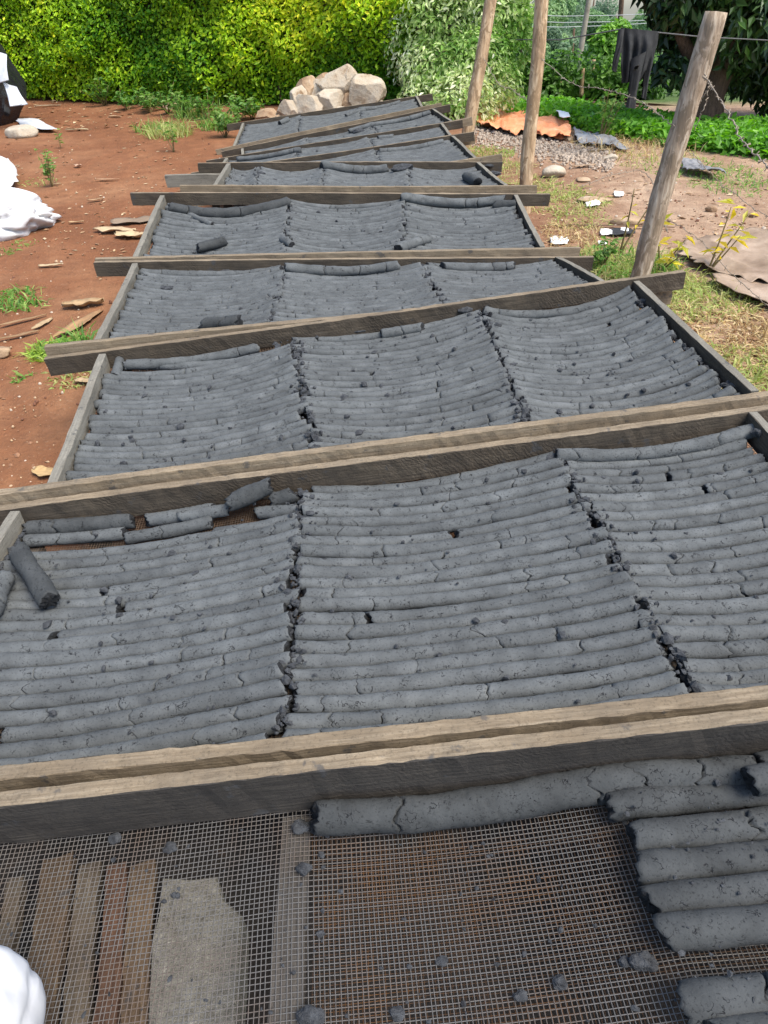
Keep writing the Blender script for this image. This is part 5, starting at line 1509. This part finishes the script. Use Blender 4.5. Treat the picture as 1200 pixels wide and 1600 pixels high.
# ------------------------------------------------------------------ spare board beside sixth tray
A = ppt(258, 274, 5.46); B = ppt(420, 268, 5.48)
o = place_board('spare_board', A, B, .03, .085, [M_SIDE], 860, segs=10)
tag(o, 'notched spare board sticking out left of sixth tray', 'board')

# ------------------------------------------------------------------ small plants, grass, litter
def seedling(name, label, base, h, nst, nleaf, size, cols, seed, spread=.4, wid=.35, group=None, cat='plant', mat=None):
    rs = np.random.RandomState(seed)
    e = empty(name, base); tag(e, label, cat, group)
    J = Join(); LP = []; LN = []; LA = []
    for i in range(nst):
        d = np.array([rs.normal() * spread, rs.normal() * spread, 1.0]); d /= np.linalg.norm(d)
        hh = h * rs.uniform(.65, 1.05)
        t = np.linspace(0, 1, 6)[:, None]
        P = d * hh * t + np.array([rs.normal(), rs.normal(), 0]) * .06 * h * t ** 2
        P[0, 2] = -0.02
        J.add(*tube_np(P, np.linspace(.012 * h + .002, .004 * h + .001, 6), 5))
        for q in range(nleaf):
            tt = rs.uniform(.3, 1.0); p = np.array([np.interp(tt, t[:, 0], P[:, k]) for k in range(3)])
            a = rs.normal(size=3); a[2] = abs(a[2]) * .6; a /= np.linalg.norm(a)
            LP.append(p + a * size * .5); LA.append(a); LN.append(np.array([0, 0, 1.0]) + rs.normal(size=3) * .4)
    link('stem', J.mesh('stem', M_STEM), e)
    LP, LN, LA = map(np.array, (LP, LN, LA))
    cols = np.array(cols); n = len(LP)
    col = cols[rs.randint(0, len(cols), n)] * rs.uniform(.8, 1.2, (n, 1))
    V, T, C = leaf_arrays(LP, LN, rs.uniform(.7, 1.25, n) * size, rs, wid, .35, col, LA)
    o = link('foliage', mesh_np('foliage', V, [T], mat or M_LEAF, smooth=False, col=C), e); o['kind'] = 'stuff'
YG = [(0.60, 0.47, 0.06), (0.68, 0.55, 0.10), (0.48, 0.46, 0.08)]
GR = [(0.10, 0.22, 0.04), (0.16, 0.30, 0.06), (0.24, 0.36, 0.10)]
seedling('yellow_seedling', 'yellow leaved seedling on the brown sheet right of the grey post', gpt(1104, 428), .42, 3, 9, .095, YG, 1, .35, .3, 'yellow seedlings')
seedling('yellow_seedling', 'yellow leaved seedling close to the right of the grey post', gpt(1030, 425), .36, 3, 8, .095, YG, 2, .45, .3, 'yellow seedlings')
seedling('yellow_seedling', 'thin yellow seedling left of the grey post', gpt(995, 400) - [.12, 0, 0], .5, 2, 4, .06, YG, 3, .25, .3, 'yellow seedlings')
seedling('weed', 'small green weed standing near the white sack', gpt(82, 292), .30, 6, 14, .055, GR, 4, .35, .5, 'small weeds')
seedling('weed', 'tiny green weed in the middle of the red earth', gpt(95, 232), .24, 2, 8, .06, GR, 5, .2, .45, 'small weeds')
seedling('weed', 'green weed below the grass patch near the hedge', gpt(272, 238), .28, 3, 12, .06, GR, 6, .25, .5, 'small weeds')
seedling('weed', 'leafy weed at the left end of the farthest tray', gpt(352, 215), .32, 9, 20, .08, GR, 7, .5, .5, 'small weeds')
seedling('weed', 'leafy weed under the hedge left of the rocks', gpt(372, 190), .34, 10, 22, .08, GR, 8, .6, .5, 'small weeds')
seedling('weed', 'broad leafy weed at the foot of the hedge', gpt(235, 176), .34, 10, 22, .08, GR, 9, .7, .5, 'small weeds')
seedling('weed', 'leafy weed at the hedge foot right of the broad one', gpt(290, 182), .34, 10, 22, .08, GR, 10, .7, .45, 'small weeds')
seedling('weed', 'green weed growing beside the dark grey sheet', gpt(938, 218), .55, 6, 16, .10, GR, 11, .3, .5, 'small weeds')
seedling('weed', 'green weed by the right handle of fourth tray', gpt(938, 420), .2, 7, 14, .05, GR, 12, .6, .5, 'small weeds')
seedling('weed', 'orange yellow leafed twig by the black sheeting', gpt(22, 190) + [0, .2, .3], .4, 3, 7, .12, [(0.5, 0.36, 0.05), (0.42, 0.38, 0.06)], 13, .5, .5, 'small weeds')

for i, (x, y, hh) in enumerate([(60, 150, .3), (120, 158, .25), (165, 165, .4), (200, 172, .3), (262, 178, .45), (325, 186, .4), (395, 186, .3)]):
    seedling('weed', f'green weed at the foot of the hedge, {ORD[i + 1]} of a scattered row from the left', gpt(x, y), hh, 8, 18, .08, [(0.07, 0.18, 0.03), (0.12, 0.26, 0.05), (0.18, 0.32, 0.06)], 60 + i, .6, .5, 'small weeds')

def blades(J, base, n, h, spread, rs, cols, lean=.5, w=.006):
    n = int(n)
    a = rs.uniform(0, 6.28, n); r = np.sqrt(rs.rand(n)) * spread
    B = np.stack([base[0] + np.cos(a) * r, base[1] + np.sin(a) * r, np.zeros(n)], 1)
    B[:, 2] = ground_z(B[:, 0], B[:, 1]) - .005
    hh = h * rs.uniform(.5, 1.15, n)
    d = np.stack([rs.normal(size=n) * lean, rs.normal(size=n) * lean, np.ones(n)], 1); d /= np.linalg.norm(d, axis=1)[:, None]
    s = np.stack([-d[:, 1], d[:, 0], np.zeros(n)], 1) + rs.normal(size=(n, 3)) * .4; s /= np.linalg.norm(s, axis=1)[:, None]
    ww = w * rs.uniform(.6, 1.3, n)[:, None]
    mid = B + d * hh[:, None] * .55
    tip = B + d * hh[:, None] + np.stack([d[:, 0], d[:, 1], -np.abs(d[:, 0]) - np.abs(d[:, 1])], 1) * hh[:, None] * .35
    tip[:, 2] = np.maximum(tip[:, 2], B[:, 2] + .004)
    V = np.stack([B - s * ww, B + s * ww, mid + s * ww * .8, mid - s * ww * .8, tip], 1).reshape(-1, 3)
    i = np.arange(n)[:, None] * 5
    Q = i + np.array([[0, 1, 2, 3]]); T = i + np.array([[3, 2, 4]])
    cols = np.array(cols)
    C = np.repeat(cols[rs.randint(0, len(cols), n)] * rs.uniform(.75, 1.25, (n, 1)), 5, 0)
    J.add(V, Q, T, C)
rs = np.random.RandomState(33)
GG = Join()
GRN = [(0.10, 0.24, 0.04), (0.17, 0.33, 0.06), (0.28, 0.38, 0.10)]
PALE = [(0.36, 0.40, 0.13), (0.46, 0.44, 0.18), (0.30, 0.38, 0.10)]
STRAW = [(0.55, 0.43, 0.21), (0.62, 0.51, 0.28), (0.40, 0.28, 0.14), (0.30, 0.18, 0.09)]
for (x, y, n, h, sp, cl, ln) in [(20, 470, 160, .09, .17, GRN, .9), (45, 480, 60, .08, .1, GRN, .9), (5, 395, 40, .05, .1, GRN, .9), (130, 540, 60, .16, .07, GRN, .6), (75, 552, 220, .08, .1, [(0.28, 0.42, 0.06), (0.36, 0.46, 0.09)], .9), (95, 545, 60, .1, .12, GRN, .7),
     (128, 555, 40, .16, .06, GRN, .6), (120, 585, 160, .05, .16, PALE, 1.2), (35, 590, 25, .05, .06, GRN, .9), (265, 212, 260, .24, .28, PALE, .5), (250, 205, 160, .2, .3, GRN, .6), (310, 182, 260, .26, .35, GRN, .6), (340, 200, 220, .22, .25, GRN, .6), (60, 285, 60, .05, .2, PALE, 1), (108, 738, 16, .05, .03, GRN, .8), (40, 380, 30, .04, .1, GRN, 1)]:
    blades(GG, gpt(x, y), n, h, sp, rs, cl, ln)
# along the right side of the trays
for (x, y, n, h, sp, cl, ln) in [(880, 318, 900, .09, .36, PALE, 1.1), (905, 345, 380, .07, .24, PALE, 1.2), (860, 300, 500, .09, .3, PALE, 1.1), (785, 262, 500, .10, .3, PALE, .9), (760, 240, 500, .10, .3, [(0.24, 0.34, 0.08), (0.34, 0.40, 0.12)], .9), (820, 285, 420, .09, .3, PALE, .9), (890, 365, 400, .12, .22, STRAW, 1.0), (905, 385, 300, .10, .22, STRAW, 1.2),
     (960, 410, 900, .13, .34, PALE, .9), (985, 420, 600, .14, .3, GRN, .7), (1000, 440, 500, .12, .3, PALE, 1), (1080, 470, 1100, .09, .34, PALE, 1.2), (1110, 510, 900, .08, .34, STRAW, 1.5), (1160, 540, 1000, .08, .36, STRAW, 1.5), (1190, 590, 700, .09, .3, PALE, 1.2), (1060, 450, 700, .10, .28, PALE, 1.1), (1200, 500, 700, .08, .4, STRAW, 1.5), (1150, 580, 500, .09, .25, GRN, 1), (1250, 560, 700, .09, .4, STRAW, 1.4), (1190, 620, 500, .1, .25, PALE, 1),
     (1000, 235, 700, .16, .6, STRAW, .9), (965, 225, 500, .16, .5, STRAW, .9), (1120, 275, 600, .08, .5, GRN, 1), (1080, 262, 400, .08, .45, GRN, 1), (1160, 290, 500, .08, .4, GRN, 1), (1030, 250, 400, .10, .5, PALE, 1)]:
    blades(GG, gpt(x, y), n * (.55 if x > 1040 and y > 440 else .5), h, sp, rs, cl if not (x > 1040 and y > 440 and cl is GRN) else PALE, ln, .0045)
o = link('grass', GG.mesh('grass', M_LEAF, smooth=False))
tag(o, 'patchy green and straw coloured grass on the yard', 'grass', None, 'stuff')
# verge of low weeds beyond the yard
VG = Join(); rs = np.random.RandomState(34)
n = 20000
px = rs.uniform(800, 1260, n)
mid_row = np.interp(px, [800, 900, 1000, 1060, 1200, 1260], [178, 186, 206, 216, 228, 232])
half = np.interp(px, [800, 900, 1000, 1200], [10, 13, 14, 20])
py = mid_row + rs.uniform(-1, 1, n) * half
G = gpts(px[:6000], py[:6000]); G = np.vstack([G + rs.normal(size=G.shape) * [.08, .08, 0] for _ in range(4)])
n = len(G)
P = G.copy(); P[:, 2] = ground_z(P[:, 0], P[:, 1]) + rs.uniform(0.0, .19, n) * rs.rand(n) ** .4
col = pal((0.09, 0.24, 0.025), (0.17, 0.40, 0.04), (0.28, 0.52, 0.06), seed=40, noise_scale=2)(P, None, rs)
V, T, C = leaf_arrays(P, rs.normal(size=(n, 3)) * .5 + [0, -.2, .8], rs.uniform(.05, .11, n), rs, .5, .3, col)
o = link('verge_weeds', mesh_np('verge_weeds', V, [T], M_LEAF, smooth=False, col=C))
tag(o, 'bright green low weeds along the far side of the yard', 'weeds', None, 'stuff')

# litter: chips, dry leaves, pebbles too small to name
LT = Join(); rs = np.random.RandomState(35)
def chip(p, L, w, seed_rs, col):
    a = seed_rs.uniform(0, 6.28); d = np.array([math.cos(a), math.sin(a), 0]); s = np.array([-d[1], d[0], 0])
    up = np.array([0, 0, 1.0]); c = seed_rs.uniform(.1, .5) * w
    p = p + up * .004
    V = np.array([p - d * L / 2, p - d * L * .1 + s * w / 2 + up * c, p + d * L / 2 + up * c * .6, p - d * L * .05 - s * w / 2 + up * c * .3, p - up * .004])
    LT.add(V, None, np.array([(0, 1, 3), (1, 2, 3), (0, 3, 4), (3, 2, 4), (2, 1, 4), (1, 0, 4)]), col)
tanc = [(0.42, 0.29, 0.16), (0.34, 0.21, 0.11), (0.52, 0.39, 0.24), (0.26, 0.15, 0.08)]
def litter(n, x0, x1, y0, y1, Ls, cond=None):
    for p in gpts(rs.uniform(x0, x1, n), rs.uniform(y0, y1, n)):
        L = rs.uniform(*Ls)
        chip(p, L, L * rs.uniform(.15, .5), rs, np.array(tanc[rs.randint(4)]) * rs.uniform(.8, 1.15))
litter(360, 20, 340, 146, 205, (.02, .11))
litter(420, 0, 330, 200, 400, (.012, .06))
litter(160, 0, 200, 380, 780, (.006, .025))
litter(420, 740, 1200, 230, 420, (.012, .07))
litter(500, 960, 1200, 400, 620, (.015, .07))
for p in np.vstack([gpts(rs.uniform(0, 380, 700), rs.uniform(170, 780, 700)), gpts(rs.uniform(740, 1200, 1500), rs.uniform(215, 420, 1500))]):
    s = abs(rs.normal(0, .0045)) + .0015
    V, F = ICO0
    LT.add(V * s * rs.uniform(.6, 1.2, 3) + p + [0, 0, s * .3], None, F, np.array([(0.30, 0.16, 0.09), (0.45, 0.32, 0.2), (0.16, 0.07, 0.04), (0.5, 0.42, 0.33)][rs.randint(4)]))
o = link('ground_litter', LT.mesh('ground_litter', M_DRY, smooth=False))
tag(o, 'dry chips, leaves and pebbles scattered over the earth', 'litter', None, 'stuff')
# gravel heap by the tarp
GVJ = Join(); rs = np.random.RandomState(36)
gx = rs.uniform(735, 960, 2600); gy = np.interp(gx, [735, 800, 880, 960], [208, 218, 238, 250]) + rs.normal(size=2600) * 10
for p in gpts(gx[gy > 196], gy[gy > 196]):
    s = abs(rs.normal(0, .007)) + .006
    V, F = ICO0
    GVJ.add(V * (1 + .2 * rs.normal(size=(12, 1))) * s * rs.uniform(.7, 1.2, 3) + p + [0, 0, s * .3 + .008 * rs.rand()], None, F)
o = link('gravel', GVJ.mesh('gravel', M_GRAVEL, smooth=False))
tag(o, 'grey gravel spread in front of the orange tarp', 'gravel', None, 'stuff')

# named pieces of litter
def husk(px, py, L, w, ang, col, label, seed, curl=.25, name='dry_leaf', group='dry leaves and husks on the earth', cat='dry leaf'):
    p = gpt(px, py); rs = np.random.RandomState(seed)
    nu, nv = 14, 6
    ca, sa = math.cos(ang), math.sin(ang)
    f = Field(seed, 7 / max(L, .1), 6, 2)
    def fn(u, v):
        x = (u - .5) * L; wd = w * np.sin(np.pi * np.clip(u * .94 + .03, 0, 1)) ** .6 * (1 + .25 * f(np.stack([x * 2, x * 0 + 4], -1)))
        y = (v - .5) * wd
        z = .45 * curl * w * (2 * (v - .5)) ** 2 + .07 * w * f(np.stack([x, y], -1)) + .12 * w * (u - .5) ** 2 + .008
        return np.stack([x * ca - y * sa, x * sa + y * ca, z], -1)
    P, Q = sheet(fn, nu, nv); P, Q = thick(P, Q, .002, nu, nv)
    C = np.broadcast_to(np.array(col) * .75, (len(P), 3)) * rs.uniform(.8, 1.15, (len(P), 1))
    o = link(name, mesh_np(name, P, [Q], M_DRY, col=C), loc=[p[0], p[1], p[2] + .008])
    tag(o, label, cat, group)
husk(180, 364, .34, .11, -.15, (0.60, 0.45, 0.27), 'pale dry husk left of fifth tray', 1)
husk(205, 372, .26, .13, -.3, (0.64, 0.48, 0.28), 'crumpled pale husk nearest the left board of fifth tray', 2)
husk(212, 349, .38, .17, .15, (0.30, 0.22, 0.15), 'grey brown bark slab left of fifth tray', 3, .1)
husk(168, 283, .24, .04, 0.0, (0.46, 0.27, 0.15), 'thin reddish strip of bark on the earth', 4)
husk(125, 510, .42, .07, 1.25, (0.46, 0.27, 0.13), 'long brown dry leaf left of fourth tray', 5)
husk(132, 480, .24, .10, .2, (0.48, 0.33, 0.18), 'curled dry leaf at the top of the long brown one', 6, .5)
husk(68, 510, .18, .04, 1.3, (0.50, 0.36, 0.20), 'narrow dry leaf on the earth left of the long brown one', 7)
husk(35, 505, .28, .03, .6, (0.36, 0.22, 0.11), 'thin brown twig leaf below the grass tuft', 8)
husk(30, 528, .22, .03, .5, (0.33, 0.20, 0.10), 'thin brown twig leaf near the left edge', 9)
husk(80, 388 + 30, .16, .05, .1, (0.56, 0.42, 0.25), 'small dry leaf on the earth above the grass tuft', 10)
husk(130, 600, .09, .045, -.3, (0.58, 0.42, 0.24), 'small tan dry leaf by the left board of third tray', 11)
husk(70, 743, .11, .055, -.5, (0.62, 0.42, 0.20), 'yellowish dry leaf at the front left corner of third tray', 12)
husk(88, 362 - 72, .10, .03, .1, (0.5, 0.36, 0.2), 'small dry leaf near the weed by the sack', 13)
husk(122, 262, .05, .1, 1.2, (0.58, 0.38, 0.26), 'small upright dry leaf on the red earth', 14)
husk(180, 184, .20, .08, -.3, (0.58, 0.40, 0.24), 'tan dry leaf near the hedge', 15)
husk(120, 205, .34, .06, -.25, (0.52, 0.42, 0.25), 'pale bent stalk on the red earth near the hedge', 16)
husk(75, 167, .4, .06, .1, (0.45, 0.36, 0.24), 'pale stalk in the litter under the hedge', 17)
husk(960, 235, .5, .05, .3, (0.55, 0.42, 0.25), 'pale stick lying across the grey sheet', 18)
husk(968, 357, .75, .025, -.25, (0.16, 0.10, 0.06), 'dark stick lying behind the black rag', 19)
husk(912, 262, .25, .06, .2, (0.48, 0.34, 0.22), 'tan chip in the yard behind the cream stone', 20)
husk(150, 315, .14, .05, .4, (0.42, 0.26, 0.14), 'brown dry leaf left of the fifth tray handle', 21)
husk(120, 350, .12, .04, .1, (0.54, 0.36, 0.19), 'tan dry leaf right of the white sack', 22)
print('objects', len(bpy.data.objects))
